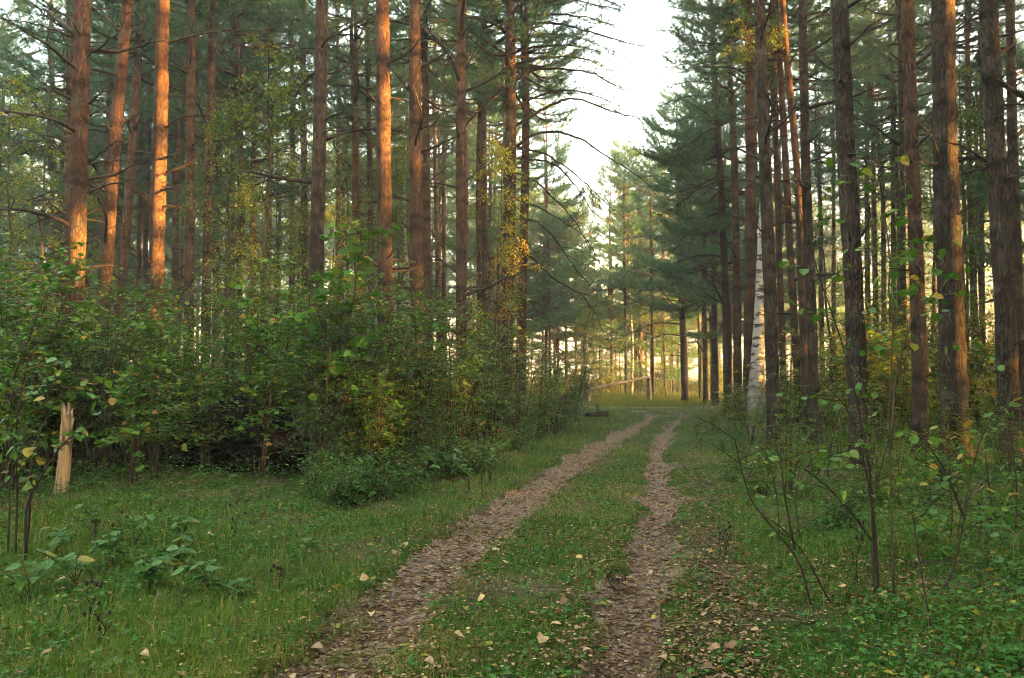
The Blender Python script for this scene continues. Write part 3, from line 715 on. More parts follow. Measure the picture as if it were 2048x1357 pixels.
traced(r1, [(1525, 372), (1492, 359), (1455, 357), (1403, 372), (1355, 409), (1300, 446)], 17, .028, .005, 1.0, 0, 10)
r1 = root_of('left of the curved')
traced(r1, [(1565, 243), (1506, 236), (1466, 240), (1422, 258), (1374, 291), (1310, 318)], 24, .03, .006, -.6, 0, 14)
r1 = root_of('left front of the right-hand group')
traced(r1, [(1452, 428), (1410, 446), (1366, 475), (1348, 500)], 33, .03, .008, -1.0, 0, 14)
for pts, f in (([(1430, 90), (1380, 80), (1340, 60), (1300, 62)], .8), ([(1425, 30), (1370, 20), (1330, 10)], 1.2), ([(1422, -10), (1380, -30), (1335, -25)], 1.2), ([(1428, 60), (1390, 40), (1350, 35)], 1.2), ([(1432, 110), (1390, 100), (1335, 105)], 1.1), ([(1436, 170), (1390, 160), (1330, 175)], 1.1), ([(1440, 240), (1395, 230), (1335, 250)], 1.0), ([(1442, 310), (1400, 300), (1340, 315)], 1.0), ([(1438, 200), (1390, 190), (1350, 200), (1310, 215)], .8), ([(1440, 280), (1400, 275), (1350, 300), (1318, 330)], .7), ([(1436, 150), (1400, 120), (1360, 130), (1320, 150)], .9), ([(1440, 330), (1390, 330), (1350, 350)], .7), ([(1442, 380), (1400, 372), (1350, 385), (1320, 410)], .8)):
    traced(r1, pts, 33, .04, .008, rng.uniform(-1.4, 1.4), f, 5, .3)
r1 = root_of('alone on the far clearing')
for pts, f in (([(1358, 580), (1325, 577), (1280, 600), (1230, 628)], .9), ([(1362, 620), (1320, 615), (1260, 640), (1212, 680)], .9), ([(1362, 648), (1310, 645), (1250, 672), (1205, 690)], .8), ([(1364, 672), (1330, 668), (1290, 680), (1245, 700)], .6), ([(1356, 540), (1300, 530), (1250, 545), (1195, 570)], 1.0), ([(1356, 480), (1300, 470), (1240, 480)], 1.0), ([(1354, 420), (1300, 410), (1240, 430)], 1.0), ([(1353, 360), (1300, 350), (1255, 365)], 1.0)):
    traced(r1, pts, 49, .055, .012, rng.uniform(-1.8, 1.8), f, 4, .3)

# ------------------------------------------------------------------ white birch and its like
def broad_crown(seed, H, z0, spread, nl, leafL, per, ascend, name, mat, gold=0.0, tint0=(.1, .75)):
    """slender broadleaf tree: trunk + ascending limbs + small hanging leaves; returns meshes"""
    global rng
    keep = rng; rng = np.random.default_rng(seed)
    tr = MB(); n = 14; zz = np.linspace(-.1, H, n)
    wob = np.cumsum(rng.standard_normal((n, 2)) * 0.035 * H / 8, 0); wob -= wob[0]
    ax = np.column_stack([wob, zz]); tr.tube(ax, np.linspace(.05 * H / 8 + .01, .006, n), 7)
    lm = MB(); P = []; A = []
    for k in range(nl):
        t = rng.uniform(z0, .98); z = t * H; p = np.array([np.interp(z, zz, ax[:, i]) for i in range(3)])
        az = rng.uniform(0, 2 * PI); L = spread * (1.15 - t) ** .6 * rng.uniform(.5, 1.2)
        s = np.linspace(0, 1, 6)
        pts = p + np.column_stack([np.cos(az) * L * s, np.sin(az) * L * s, L * (ascend * s - .55 * ascend * s ** 2)]) + np.cumsum(rng.standard_normal((6, 3)) * .03, 0) * s[:, None]
        lm.tube(pts, np.linspace(.012, .003, 6), 4, cap=False)
        for j in range(per):
            u = rng.uniform(.2, 1); q = np.array([np.interp(u, s, pts[:, i]) for i in range(3)])
            d = unit(np.array([math.cos(az), math.sin(az), 0]) + rng.standard_normal(3) * .8); ln = rng.uniform(.15, .5)
            e = q + d * ln - UP * ln * .35
            if j % 2 == 0: lm.tube(np.stack([q, (q + e) / 2 + UP * .04, e]), [.004, .003, .002], 3, cap=False)
            m = rng.integers(3, 7)
            P.append(q + (e - q) * np.linspace(.25, 1, m)[:, None] + rng.standard_normal((m, 3)) * .05); A.append(np.repeat(d[None], m, 0))
    P = np.concatenate(P); A = np.concatenate(A)
    A = unit(A + rng.standard_normal(A.shape) * .7 - UP * .5); Nn = unit(rng.standard_normal(A.shape) * .7 + UP * .7)
    lf = leaf_mesh(name + '_leaves', P, A, Nn, leafL * rng.uniform(.7, 1.3, len(P)), leafL * .8, rng.uniform(*tint0, len(P)) + gold * (P[:, 2] / H), ROUND_T)
    lf.materials.append(M[mat]); t_ = tr.mesh(name + '_trunk'); l_ = lm.mesh(name + '_limbs'); l_.materials.append(M['stem'])
    rng = keep
    return t_, l_, lf
def slim_tree(lib, x, y, H, H0, rz, label, group, bark, name='young_birch'):
    s = H / H0
    r = empty(name, (x, y, gz1(x, y)), rz, s); tag(r, label, 'tree', group)
    t_, l_, lf = lib
    obj('trunk', t_, M[bark], r); obj('limbs', l_, None, r); obj('crown', lf, None, r)
    return r
BIRCH = [broad_crown(400 + i, 9.0, .22, 1.7, 46, .055, 13, .7, 'young_birch', 'birch_leaf') for i in range(4)]
GOLD = [broad_crown(420 + i, 7.5, .50, 1.2, 18, .058, 9, .5, 'gold_birch', 'gold_leaf') for i in range(2)]
# the white birch: own trunk
d = 22.0
W = np.array([at(px, py, d) for px, py in ((1509, 900), (1511, 860), (1514, 760), (1517, 650), (1521, 550), (1523, 430), (1530, 320), (1525, 150), (1519, 0), (1512, -200))])
xb = W[0, 0]; zb = gz1(xb, d); W = W - np.array([xb, d, zb]); W[0, 2] = -.2
rt = empty('birch_tree', (xb, d, zb)); tag(rt, 'birch with white black-marked bark between two dark pines', 'tree')
zz = np.linspace(-.2, W[-1, 2], 46); X = np.interp(zz, W[:, 2], W[:, 0]); X[2:-2] = (X[:-4] + X[1:-3] + X[2:-2] + X[3:-1] + X[4:]) / 5
mb = MB(); wpx = np.interp(zz, [0, 1.5, 3.2, 6, 12], [42, 30, 20, 11, 8]); mb.tube(np.column_stack([X, 0 * X, zz]), wpx / 2 * d / F, 18, .03)
obj('trunk', mb.mesh('birch_trunk'), M['birch_bark'], rt)
for k, (t_, l_, lf) in enumerate((BIRCH[0],)):
    for nm, me in (('limbs', l_), ('crown', lf)):
        o = obj(nm, me, None, rt); o.location = (X[-1] * .8, 0, 8.5); o.scale = (.8, .8, .8)
ALL_TREES.append((xb, d))
for px, dd, gd, lab in ((812, 33, 34, 'thin white stemmed birch between the smooth red and the twiggy red pine'), (1262, 46, 60, 'thin pale birch stem behind the leaning log')):
    x = (px - 1024) / F * gd
    rt = empty('birch_tree', (x, gd, gz1(x, gd))); tag(rt, lab, 'tree')
    mb = MB(); zz = np.linspace(-.2, 14, 30); mb.tube(np.column_stack([.12 * np.sin(zz * .5), 0 * zz, zz]), np.linspace(.12, .02, 30), 10, .03)
    obj('trunk', mb.mesh('birch_trunk'), M['birch_bark'], rt)
    for nm, me in (('limbs', BIRCH[1][1]), ('crown', BIRCH[1][2])):
        o = obj(nm, me, None, rt); o.location = (0, 0, 4.5)
    ALL_TREES.append((x, gd))

# ------------------------------------------------------------------ fallen light: corridors that stay open towards the sun
LIT = [(325, 60, 19), (322, 130, 19), (320, 220, 19), (318, 300, 19), (316, 370, 19), (314, 440, 19), (312, 510, 19), (174, 430, 14), (174, 500, 14),
       (416, 520, 25), (778, 350, 16.6), (778, 420, 16.6), (840, 210, 18), (842, 520, 18), (1582, 200, 22), (1594, 290, 22), (1020, 470, 24), (1050, 480, 24), (1080, 640, 23.6), (1372, 760, 49), (1565, 460, 27), (1195, 700, 68), (1185, 620, 70), (1300, 600, 58), (1262, 320, 57), (1330, 480, 60)]
LITW = np.array([at(*p) for p in LIT])
def blocks(x, y, R, z0, z1):
    """would a crown (axis x,y, radius R, z0..z1) stand in one of the open corridors?"""
    dx = x - LITW[:, 0]; dy = y - LITW[:, 1]
    h = math.hypot(TO_SUN[0], TO_SUN[1]); ux, uy = TO_SUN[0] / h, TO_SUN[1] / h
    t = dx * ux + dy * uy; off = np.abs(dx * uy - dy * ux); z = LITW[:, 2] + t * TO_SUN[2] / h
    return bool(np.any((t > .5) & (off < R) & (z > z0 - .5) & (z < z1)))

# ------------------------------------------------------------------ pines farther back
TR = []
for i in range(4):
    rr = random.Random(500 + i); H = 21.0
    path = np.array([[0, 0, 0], [rr.uniform(-.1, .1), 0, 4], [rr.uniform(-.25, .25), rr.uniform(-.2, .2), 10], [rr.uniform(-.5, .5), rr.uniform(-.4, .4), H]])
    TR.append(trunk_path_mesh('pine_trunk_far', path, .155, H, 9, .015, M['pine_bark'] if i % 2 == 0 else M['dark_bark'], .6))
BINS = [(0, 230, 'behind the leaning pine at the far left'), (230, 480, 'behind the glowing orange pine'), (480, 700, 'behind the tall maple shrub'), (700, 880, 'behind the smooth red pine'),
        (880, 1110, 'behind the gold birch leaves'), (1110, 1345, 'beyond the far end of the track'), (1345, 1480, 'behind the lone clearing pine'), (1480, 1660, 'behind the white birch'),
        (1660, 1850, 'behind the leafy sapling on the right'), (1850, 2060, 'behind the thickest pine on the right')]
def far_ok(x, y, gap):
    return all((x - a) ** 2 + (y - b) ** 2 > gap * gap for a, b in ALL_TREES)
r = random.Random(77); nfar = 0; tries = 0
FARC = [(1222, 60, 17.5, 1), (1252, 57, 18.5, 1), (1282, 62, 19.0, 1), (1306, 55, 17.0, 1), (1330, 60, 19.5, 1), (1345, 66, 20, 1), (1200, 72, 15, 1), (1170, 64, 12.5, 1), (1400, 60, 20, 1), (1130, 58, 13, 1), (1100, 50, 12, 1), (1425, 54, 19, 1)]
while nfar < 175 and tries < 9000:
    tries += 1
    hand = FARC[nfar] if nfar < len(FARC) else None
    y = 30 + 62 * r.random() ** 0.9
    px = r.uniform(-60, 2110)
    if hand: px, y = hand[0], hand[1]
    x = (px - 1024) / F * y
    if hand: pass
    elif y < 52 and 1085 < px < 1420: continue
    elif y < 64 and 1120 < px < 1330: continue
    elif not far_ok(x, y, 1.7 + .012 * y): continue
    if not hand and blocks(x, y, 2.2, 6.0, 21): continue
    lowc = (px < 330 and r.random() < .6) or (px > 1085 and px < 1480 and r.random() < .75) or r.random() < .12
    H = r.uniform(17, 22) if not (1120 < px < 1345) else r.uniform(14, 16.5) * y / 66
    if hand: H, lowc = hand[2], True
    s = H / 21.0
    b = next((t for a0, a1, t in BINS if a0 <= px < a1), 'at the edge of the picture')
    far = 'far' if y > 62 else 'mid-distance'
    root = empty('pine_tree', (x, y, gz1(x, y)))
    me, ax, rad = TR[r.randrange(4)]
    tr = obj('trunk', me, None, root); wf = r.uniform(.55, 1.05); tr.scale = (s * wf, s * wf, s); tr.rotation_euler = (r.uniform(-.02, .02), r.uniform(-.03, .03), r.uniform(0, 6.28))
    tag(root, ('slender ' if far == 'far' else '') + f'{far} pine {b}' + (' with boughs reaching low' if lowc else ' with a bare lower stem'), 'tree', f'{far} pines {b}')
    lib = r.choice(LOW if lowc else HIGH); cs = r.uniform(.85, 1.15) * (s if lowc else 1)
    zc = max(1.8, H - lib[2] * cs)
    for nm, m2 in (('crown', lib[0]), ('limbs', lib[1])):
        o = obj(nm, m2, None, root); o.location = (0, 0, zc); o.scale = (cs, cs, cs); o.rotation_euler = (0, 0, r.uniform(0, 6.28) if nm == 'crown' else o.rotation_euler.z)
    root.children[-1].rotation_euler = root.children[-2].rotation_euler
    if not lowc and y < 75: add_branches(root, ax * s, rad * s, 3, zc, 6, .8, 1.7, nfar + 900)
    ALL_TREES.append((x, y)); nfar += 1

def gn_scatter(name, sets, label, cat):
    """one stuff object: sets = [(source mesh object, points Nx3, rotz N, scale N)]"""
    V = np.concatenate([s[1] for s in sets]); R_ = np.concatenate([s[2] for s in sets]); S_ = np.concatenate([s[3] for s in sets])
    I_ = np.concatenate([np.full(len(s[1]), i) for i, s in enumerate(sets)])
    me = bpy.data.meshes.new(name); me.vertices.add(len(V)); me.vertices.foreach_set('co', np.asarray(V, np.float32).ravel())
    for nm, ty, arr in (('rz', 'FLOAT', R_), ('scl', 'FLOAT', S_), ('idx', 'INT', I_)):
        a = me.attributes.new(nm, ty, 'POINT'); a.data.foreach_set('value', np.asarray(arr, np.float32 if ty == 'FLOAT' else np.int32))
    o = obj(name, me); tag(o, label, cat, kind='stuff')
    g = bpy.data.node_groups.new(name, 'GeometryNodeTree')
    g.interface.new_socket('Geometry', in_out='INPUT', socket_type='NodeSocketGeometry'); g.interface.new_socket('Geometry', in_out='OUTPUT', socket_type='NodeSocketGeometry')
    gi = g.nodes.new('NodeGroupInput'); go = g.nodes.new('NodeGroupOutput'); jn = g.nodes.new('GeometryNodeJoinGeometry')
    def attr(nm, ty):
        n = g.nodes.new('GeometryNodeInputNamedAttribute'); n.data_type = ty; n.inputs[0].default_value = nm; return n.outputs[0]
    rz = attr('rz', 'FLOAT'); scl = attr('scl', 'FLOAT'); idx = attr('idx', 'INT')
    cx = g.nodes.new('ShaderNodeCombineXYZ'); g.links.new(rz, cx.inputs[2])
    for i, s in enumerate(sets):
        cm = g.nodes.new('FunctionNodeCompare'); cm.data_type = 'INT'; cm.operation = 'EQUAL'
        g.links.new(idx, cm.inputs[2]); cm.inputs[3].default_value = i
        oi = g.nodes.new('GeometryNodeObjectInfo'); oi.inputs[0].default_value = s[0]; oi.transform_space = 'ORIGINAL'; oi.inputs[1].default_value = True
        ip = g.nodes.new('GeometryNodeInstanceOnPoints')
        g.links.new(gi.outputs[0], ip.inputs['Points']); g.links.new(cm.outputs[0], ip.inputs['Selection']); g.links.new(oi.outputs['Geometry'], ip.inputs['Instance'])
        g.links.new(cx.outputs[0], ip.inputs['Rotation']); g.links.new(scl, ip.inputs['Scale'])
        g.links.new(ip.outputs[0], jn.inputs[0])
    g.links.new(jn.outputs[0], go.inputs[0])
    md = o.modifiers.new('scatter', 'NODES'); md.node_group = g
    return o
SRC = {}
for o in list(col.objects):
    if o.type == 'MESH' and o.data and o.parent: SRC.setdefault(o.data.name, o)
def src(me): return SRC[me.name]
def forest_sets(spots, lowp, seed):
    """spots: (x, y, H) -> trunk, crown and limb instances"""
    rr = random.Random(seed); acc = {}
    for x, y, H, low in spots:
        z = gz1(x, y); s = H / 21; rz = rr.uniform(0, 6.28)
        acc.setdefault(TR[rr.randrange(4)][0].name, []).append((x, y, z, rz, s))
        lib = rr.choice([l for l in (LOW if low else HIGH) if l[0].name in SRC]); zc = max(1.2, H - lib[2] * (s if low else 1)); sc_ = s if low else 1.0
        for me in lib[:2]: acc.setdefault(me.name, []).append((x, y, z + zc, rz, sc_))
    out = []
    for nm, L in acc.items():
        A = np.array(L); out.append((SRC[nm], A[:, :3], A[:, 3], A[:, 4]))
    return out
r = random.Random(5); spots = []
for _ in range(2600):
    y = r.uniform(98, 160); x = r.uniform(-.72, .72) * y; px = to_px(x, y)
    if 1130 < px < 1330 and r.random() < .5: continue
    if any((x - a[0]) ** 2 + (y - a[1]) ** 2 < 42 for a in spots): continue
    spots.append((x, y, r.uniform(15, 20) * (0.8 if 1110 < px < 1340 else 1), r.random() < .35))
gn_scatter('distant_wood', forest_sets(spots, .3, 3), 'hazy mass of distant pines closing the view behind the trunks', 'wood')
# forest outside the picture, unseen: pines placed to shade the view, leaving sun gaps
spots = []; r = random.Random(21)
for _ in range(9000):
    x = r.uniform(-30, 62); y = r.uniform(-36, 44)
    if x > 0 and y > 0 and x < .64 * y + 3.2: continue
    if x <= 0 and y > -3 and x > -.64 * max(y, 0) - 6.5: continue
    if math.hypot(x, y) < 3.5 or (abs(x - lx(RUT_R, 4) + .6) < 2.0 and y < 3): continue
    if y > 16 and r.random() < .6: continue
    if x < 4 and r.random() < .93: continue
    if x < 9 and y < 0 and r.random() < .8: continue
    if any((x - a[0]) ** 2 + (y - a[1]) ** 2 < 2.2 ** 2 for a in spots): continue
    low = r.random() < .62; H = r.uniform(17, 22)
    z0 = max(1.2, H - 15 * H / 21) if low else H - 9.5
    if blocks(x, y, 2.4, z0, H):
        low = False; z0 = H - 9
        if blocks(x, y, 2.0, z0, H): continue
    if blocks(x, y, .35, 0, H): continue
    spots.append((x, y, H, low))
# fill the gaps in that forest whose light would fall on stems that stand in shade
DK = []
for h in HP + [hero]:
    o = np.array(h[0].location)
    if o[1] > 40: continue
    for z in np.arange(1.5, CAMZ + o[1] * .48, .8):
        q = h[1][int(np.argmin(np.abs(h[1][:, 2] - z)))] + o
        if np.min(np.linalg.norm(LITW - q, axis=1)) > .9: DK.append(q)
for x in np.arange(-11, 12, 1.0):
    for y in np.arange(5, 32, 1.0):
        if x < lx(RUT_L, y) - 1.5: DK += [(x, y, 1.0), (x, y, 2.6)]
        else: DK.append((x, y, .3))
DK = np.array([q for q in DK if np.min(np.linalg.norm(LITW - np.array(q), axis=1)) > .9]); hh = math.hypot(TO_SUN[0], TO_SUN[1]); ux, uy = TO_SUN[0] / hh, TO_SUN[1] / hh
def shades(x, y, R, z0, z1):
    dx = x - DK[:, 0]; dy = y - DK[:, 1]; t = dx * ux + dy * uy; z = DK[:, 2] + t * TO_SUN[2] / hh
    return (t > 1) & (np.abs(dx * uy - dy * ux) < R) & (z > z0) & (z < z1)
dark = np.zeros(len(DK), bool)
for x, y, H, low in spots: dark |= shades(x, y, 1.5 if low else .7, H - 15 * H / 21 if low else H - 9, H - 1)
for _ in range(9000):
    x = r.uniform(2, 62); y = r.uniform(-30, 50)
    if y > 0 and x < .64 * y + 3.0: continue
    if x < 9 and y < 3: continue
    low = r.random() < .92; H = r.uniform(16, 22); z0 = max(1.2, H - 15 * H / 21) if low else H - 9
    if blocks(x, y, 1.3, z0, H) or any((x - a[0]) ** 2 + (y - a[1]) ** 2 < 1.2 for a in spots): continue
    g_ = shades(x, y, 1.6, z0 + .5, H - 1) & ~dark
    if g_.sum() < 3: continue
    dark |= g_; spots.append((x, y, H, low))
print('surrounding trees', len(spots), dark.mean())
gn_scatter('surrounding_forest', forest_sets(spots, .3, 4), 'unseen pine forest around the viewer, trees placed to shade the view', 'wood')

# ------------------------------------------------------------------ shrubs
def make_shrub(seed, H, nst, ntw, leafL, wide, mat, T=LEAF_T, tint=(.15, .68), yellow=.06, low=.22, wl=.62):
    global rng
    keep = rng; rng = np.random.default_rng(seed)
    st = MB(); P = []; A = []; Nn = []
    for i in range(nst):
        az = rng.uniform(0, 2 * PI); b = rng.uniform(0, .22) * np.array([math.cos(az), math.sin(az), 0]); tilt = rng.uniform(.05, .5) * wide
        h = H * rng.uniform(.6, 1.0); s = np.linspace(0, 1, 9)
        pts = b + np.column_stack([np.cos(az) * tilt * h * s ** 1.3, np.sin(az) * tilt * h * s ** 1.3, h * s - .05]) + np.cumsum(rng.standard_normal((9, 3)) * .025, 0) * s[:, None]
        st.tube(pts, np.linspace(.017 * H / 3 + .004, .003, 9), 5, cap=False)
        for k in range(ntw):
            u = rng.uniform(low, 1) ; p = np.array([np.interp(u, s, pts[:, j]) for j in range(3)])
            a2 = rng.uniform(0, 2 * PI); L = rng.uniform(.3, .95) * (1.25 - u) * H / 3 + .12
            d = unit(np.array([math.cos(a2), math.sin(a2), rng.uniform(-.1, .55)]))
            v = np.linspace(0, 1, 5)
            q = p + d * v[:, None] * L - UP * (v ** 2)[:, None] * L * .18 + np.cumsum(rng.standard_normal((5, 3)) * .012, 0)
            st.tube(q, np.linspace(.006, .002, 5), 3, cap=False)
            m = max(4, int(L / (leafL * .62)))
            w_ = np.linspace(.12, 1, m); c = np.column_stack([np.interp(w_, v, q[:, j]) for j in range(3)])
            side = unit(np.cross(d, UP)) * np.where(np.arange(m) % 2 == 0, 1, -1)[:, None]
            ax = unit(d * .7 + side * .9 + rng.standard_normal((m, 3)) * .3 - UP * .15)
            P.append(c + rng.standard_normal((m, 3)) * leafL * .25); A.append(ax); Nn.append(unit(UP + rng.standard_normal((m, 3)) * .38))
    P = np.concatenate(P); A = np.concatenate(A); Nn = np.concatenate(Nn); k = P[:, 2] > .03
    P, A, Nn = P[k], A[k], Nn[k]; n = len(P)
    ti = np.clip(rng.normal(.5 * (tint[0] + tint[1]), .5 * (tint[1] - tint[0]) * .7, n), 0, .78); yl = rng.random(n) < yellow
    ti[yl] = rng.uniform(.82, 1, yl.sum())
    ln = leafL * rng.uniform(.6, 1.25, n)
    lf = leaf_mesh('shrub_leaves', P, A, Nn, ln, ln * wl * 1.25, ti, T); lf.materials.append(M[mat])
    sm = st.mesh('shrub_stems'); sm.materials.append(M['stem'])
    rng = keep
    return sm, lf, H
SH = {
    'hazel': [make_shrub(600 + i, 3.2, 6, 22, .066, .9, 'shrub', ROUND_T, (.30, .80), wl=.75) for i in range(3)],
    'cool': [make_shrub(610 + i, 2.8, 7, 20, .056, 1.0, 'shrub_blue', LEAF_T, (.30, .80)) for i in range(3)],
    'maple': [make_shrub(620 + i, 4.0, 4, 20, .105, .6, 'shrub', ROUND_T, (.40, .8), .05, .3, .95) for i in range(2)],
    'thin': [make_shrub(630 + i, 3.0, 4, 16, .058, .8, 'shrub', LEAF_T, (.25, .8), .10) for i in range(3)],
    'light': [make_shrub(640 + i, 2.6, 7, 24, .072, .9, 'birch_leaf', ROUND_T, (.10, .75), .08) for i in range(2)],
    'lowbush': [make_shrub(650 + i, 1.0, 9, 9, .075, 1.3, 'herb', LEAF_T, (.3, .75), .05, .15) for i in range(3)],
}
def shrub(kind, px, d, h, label, group=None, seed=0, name='shrub', cat='shrub'):
    r = random.Random(seed); sm, lf, H = r.choice(SH[kind]); x = (px - 1024) / F * d
    root = empty(name, (x, d, gz1(x, d) - .02), r.uniform(0, 6.28), h / H); tag(root, label, cat, group)
    obj('stems', sm, None, root); o = obj('foliage', lf, None, root)
    return root
def top_h(d, py): return max(.5, CAMZ + d * (HOR - py) / F)
main = [  # kind, px, depth, row of its top, label
    ('maple', 640, 13.0, 375, 'tallest bright green maple shrub in front of the thick grey pine'),
    ('maple', 560, 13.8, 450, 'bright maple shrub just left of the tallest maple shrub'),
    ('hazel', 470, 14.4, 560, 'dark green shrub above the black hollow on the left'),
    ('hazel', 355, 13.6, 560, 'dark leafy shrub in front of the glowing orange pine'),
    ('cool', 265, 12.6, 640, 'shrub with pale broad leaves right of the edge-lit pine'),
    ('thin', 215, 11.8, 560, 'thin yellowing shrub hanging over the foot of the edge-lit pine'),
    ('hazel', 60, 12.5, 470, 'tall leafy shrub at the left picture edge before the pine boughs'),
    ('thin', 20, 10.5, 560, 'thin stemmed yellowing shrub at the left picture edge'),
    ('cool', 700, 13.2, 590, 'dense cool green shrub right of the tallest maple shrub'),
    ('cool', 780, 14.0, 565, 'dense shrub hiding the foot of the smooth red pine'),
    ('hazel', 850, 15.5, 470, 'tall rowan shrub with some orange leaves before the twiggy red pine'),
    ('hazel', 905, 16.0, 560, 'dark shrub at the foot of the ringed brown pine'),
    ('cool', 880, 14.0, 690, 'rounded shrub at the front below the ringed brown pine'),
    ('hazel', 960, 18.0, 640, 'leafy shrub left of the foot of the drooping bough pine'),
    ('thin', 1040, 20.5, 640, 'yellow flecked shrub at the foot of the drooping bough pine'),
    ('cool', 1100, 23.5, 650, 'tall cool green shrub by the track below the drooping boughs'),
    ('cool', 1145, 28.0, 690, 'shrub at the end of the left thicket near the clearing'),
    ('hazel', 745, 12.3, 720, 'lower green shrub at the lawn edge in the middle of the thicket'),
    ('cool', 645, 12.0, 700, 'lower green shrub at the front right of the black hollow'),
    ('thin', 130, 13.6, 640, 'loose shrub behind the bare broken snag'),
    ('cool', 1118, 25.0, 700, 'small-leaved shrub at the track side below the longest drooping bough'),
    ('hazel', 1072, 21.8, 690, 'broad-leaved shrub by the track right of the drooping bough pine'),
    ('maple', 262, 10.6, 600, 'shrub with large pale yellow green leaves right of the bare snag'),
    ('maple', 95, 11.6, 450, 'tall broad-leaved maple shrub behind the bare snag'),
    ('hazel', 5, 11.4, 440, 'tall dark shrub cut by the left picture edge'),
    ('hazel', 120, 12.9, 520, 'leafy shrub between the bare snag and the edge-lit pine'),
    ('maple', 520, 12.5, 590, 'broad-leaved shrub arching over the right of the black hollow'),
    ('maple', 425, 12.4, 640, 'broad-leaved shrub arching over the left of the black hollow'),
    ('thin', 410, 12.3, 800, 'loose shrub at the front of the black hollow'),
    ('cool', 820, 13.0, 800, 'small shrub at the lawn edge left of the bright herb patch'),
    ('light', 1425, 23.5, 800, 'low light green bush beside the right wheel rut near the clearing'),
]
for i, (k, px, d, ty, lab) in enumerate(main):
    shrub(k, px, d, top_h(d, ty), lab, None, 700 + i)
# the thicket behind them: many alike
r = random.Random(31)
EDGE = np.array([(0, 7.6), (150, 9.6), (350, 10.6), (650, 11.0), (800, 12.3), (1000, 15.0), (1060, 19), (1130, 27), (1165, 36)])
TOPS = np.array([(0, 470), (200, 540), (330, 570), (480, 540), (560, 460), (660, 440), (720, 550), (870, 540), (1000, 650), (1100, 670), (1170, 740)])
ZONE = [(0, 220, 'by the edge-lit pine'), (220, 480, 'below the glowing orange pine'), (480, 720, 'around the tallest maple shrub'), (720, 900, 'below the smooth red pine'), (900, 1200, 'by the drooping bough pine')]
for i in range(100):
    px = r.uniform(-60, 1150); e = np.interp(px, EDGE[:, 0], EDGE[:, 1]); d = e + .6 + (r.random() ** 1.1) * (11 if px < 900 else 8)
    if 30 < px < 210 and d < 11.6: continue
    if 370 < px < 590 and d < 13.6: continue
    if (px - 1024) / F * d > lx(RUT_L, d) - 2.2: continue
    ty = np.interp(px, TOPS[:, 0], TOPS[:, 1]) + r.uniform(-20, 150)
    k = r.choice(['hazel', 'cool', 'thin', 'cool', 'thin'])
    z = next((t for a0, a1, t in ZONE if a0 <= px < a1), 'at the left picture edge')
    word = {'hazel': 'broad-leaved shrub', 'cool': 'small-leaved shrub', 'thin': 'yellow flecked shrub'}[k]
    shrub(k, px, d, min(top_h(d, ty), 4.6), f'left thicket {word} {z}', f'{k} shrubs of the left thicket {z}', 800 + i)
# undergrowth of the right-hand wood
RZ = [(1380, 1560, 'around the white birch'), (1560, 1720, 'behind the curved glowing pine'), (1720, 1880, 'behind the smooth brown pine'), (1880, 2120, 'behind the thickest pine')]
for i in range(80):
    px = r.uniform(1440, 2110); d = 17.5 + 22 * r.random()
    ty = r.uniform(560, 740) if px > 1560 else r.uniform(720, 790)
    k = r.choice(['light', 'light', 'thin', 'hazel', 'light']); z = next(t for a0, a1, t in RZ if a0 <= px < a1)
    word = {'hazel': 'broad-leaved shrub', 'light': 'light green bush', 'thin': 'yellow flecked shrub'}[k]
    shrub(k, px, d, min(top_h(d, ty), 4.0), f'undergrowth {word} {z}', f'{k} undergrowth {z}', 900 + i)
for i in range(40):     # beyond the clearing and far back on the left
    px = r.uniform(-40, 1180) if i % 2 else r.uniform(1150, 1480); d = r.uniform(26, 44) if i % 2 else r.uniform(57, 66)
    if i % 2 and (px - 1024) / F * d > lx(RUT_L, d) - 3: continue
    if 1330 < px < 1410 and i % 2 == 0: continue
    where = 'far back left' if i % 2 else 'behind the clearing'
    shrub(r.choice(['light', 'hazel', 'cool']), px, d, r.uniform(2.0, 4.2), f'distant shrub {where}', f'distant shrubs {where}', 1000 + i)
for i in range(96):     # low bushes fringing the thicket and the trunks on the right
    if i < 44:
        px = r.uniform(640, 1150); e = np.interp(px, EDGE[:, 0], EDGE[:, 1]); d = e - r.uniform(-.8, .9) * (1 + .06 * e); d = d if (px - 1024) / F * d < lx(RUT_L, d) - .75 else e + .5; where = 'fringing the thicket'
    else:
        px = r.uniform(1440, 2090); d = r.uniform(8.5, 21); where = 'among right-hand trunks'
    shrub('lowbush', px, d, r.uniform(.30, .75), f'knee-high bush {where}', f'knee-high bushes {where}', 1100 + i, 'low_bush', 'bush')

for o in list(col.objects):
    if o.type == 'MESH' and o.data and o.parent: SRC.setdefault(o.data.name, o)
acc = {}; rq = random.Random(12)
for _ in range(260):
    y = rq.uniform(62, 100); x = rq.uniform(-.70, .70) * y; k = rq.choice(['light', 'light', 'hazel', 'cool']); lib = rq.choice(SH[k])
    if lib[1].name not in SRC: continue
    q = (x, y, gz1(x, y), rq.uniform(0, 6.28), rq.uniform(.7, 1.35))
    acc.setdefault(lib[1].name, []).append(q); acc.setdefault(lib[0].name, []).append(q)
gn_scatter('distant_undergrowth', [(SRC[k], np.array(v)[:, :3], np.array(v)[:, 3], np.array(v)[:, 4]) for k, v in acc.items()], 'light green undergrowth far back between the distant trunks', 'undergrowth')
for i in range(18):
    px = r.uniform(1560, 2080); d = r.uniform(9.5, 16)
    shrub('thin', px, d, r.uniform(.9, 1.9), 'loose young shrub between right-hand trunks', 'loose young shrubs between right-hand trunks', 1250 + i)
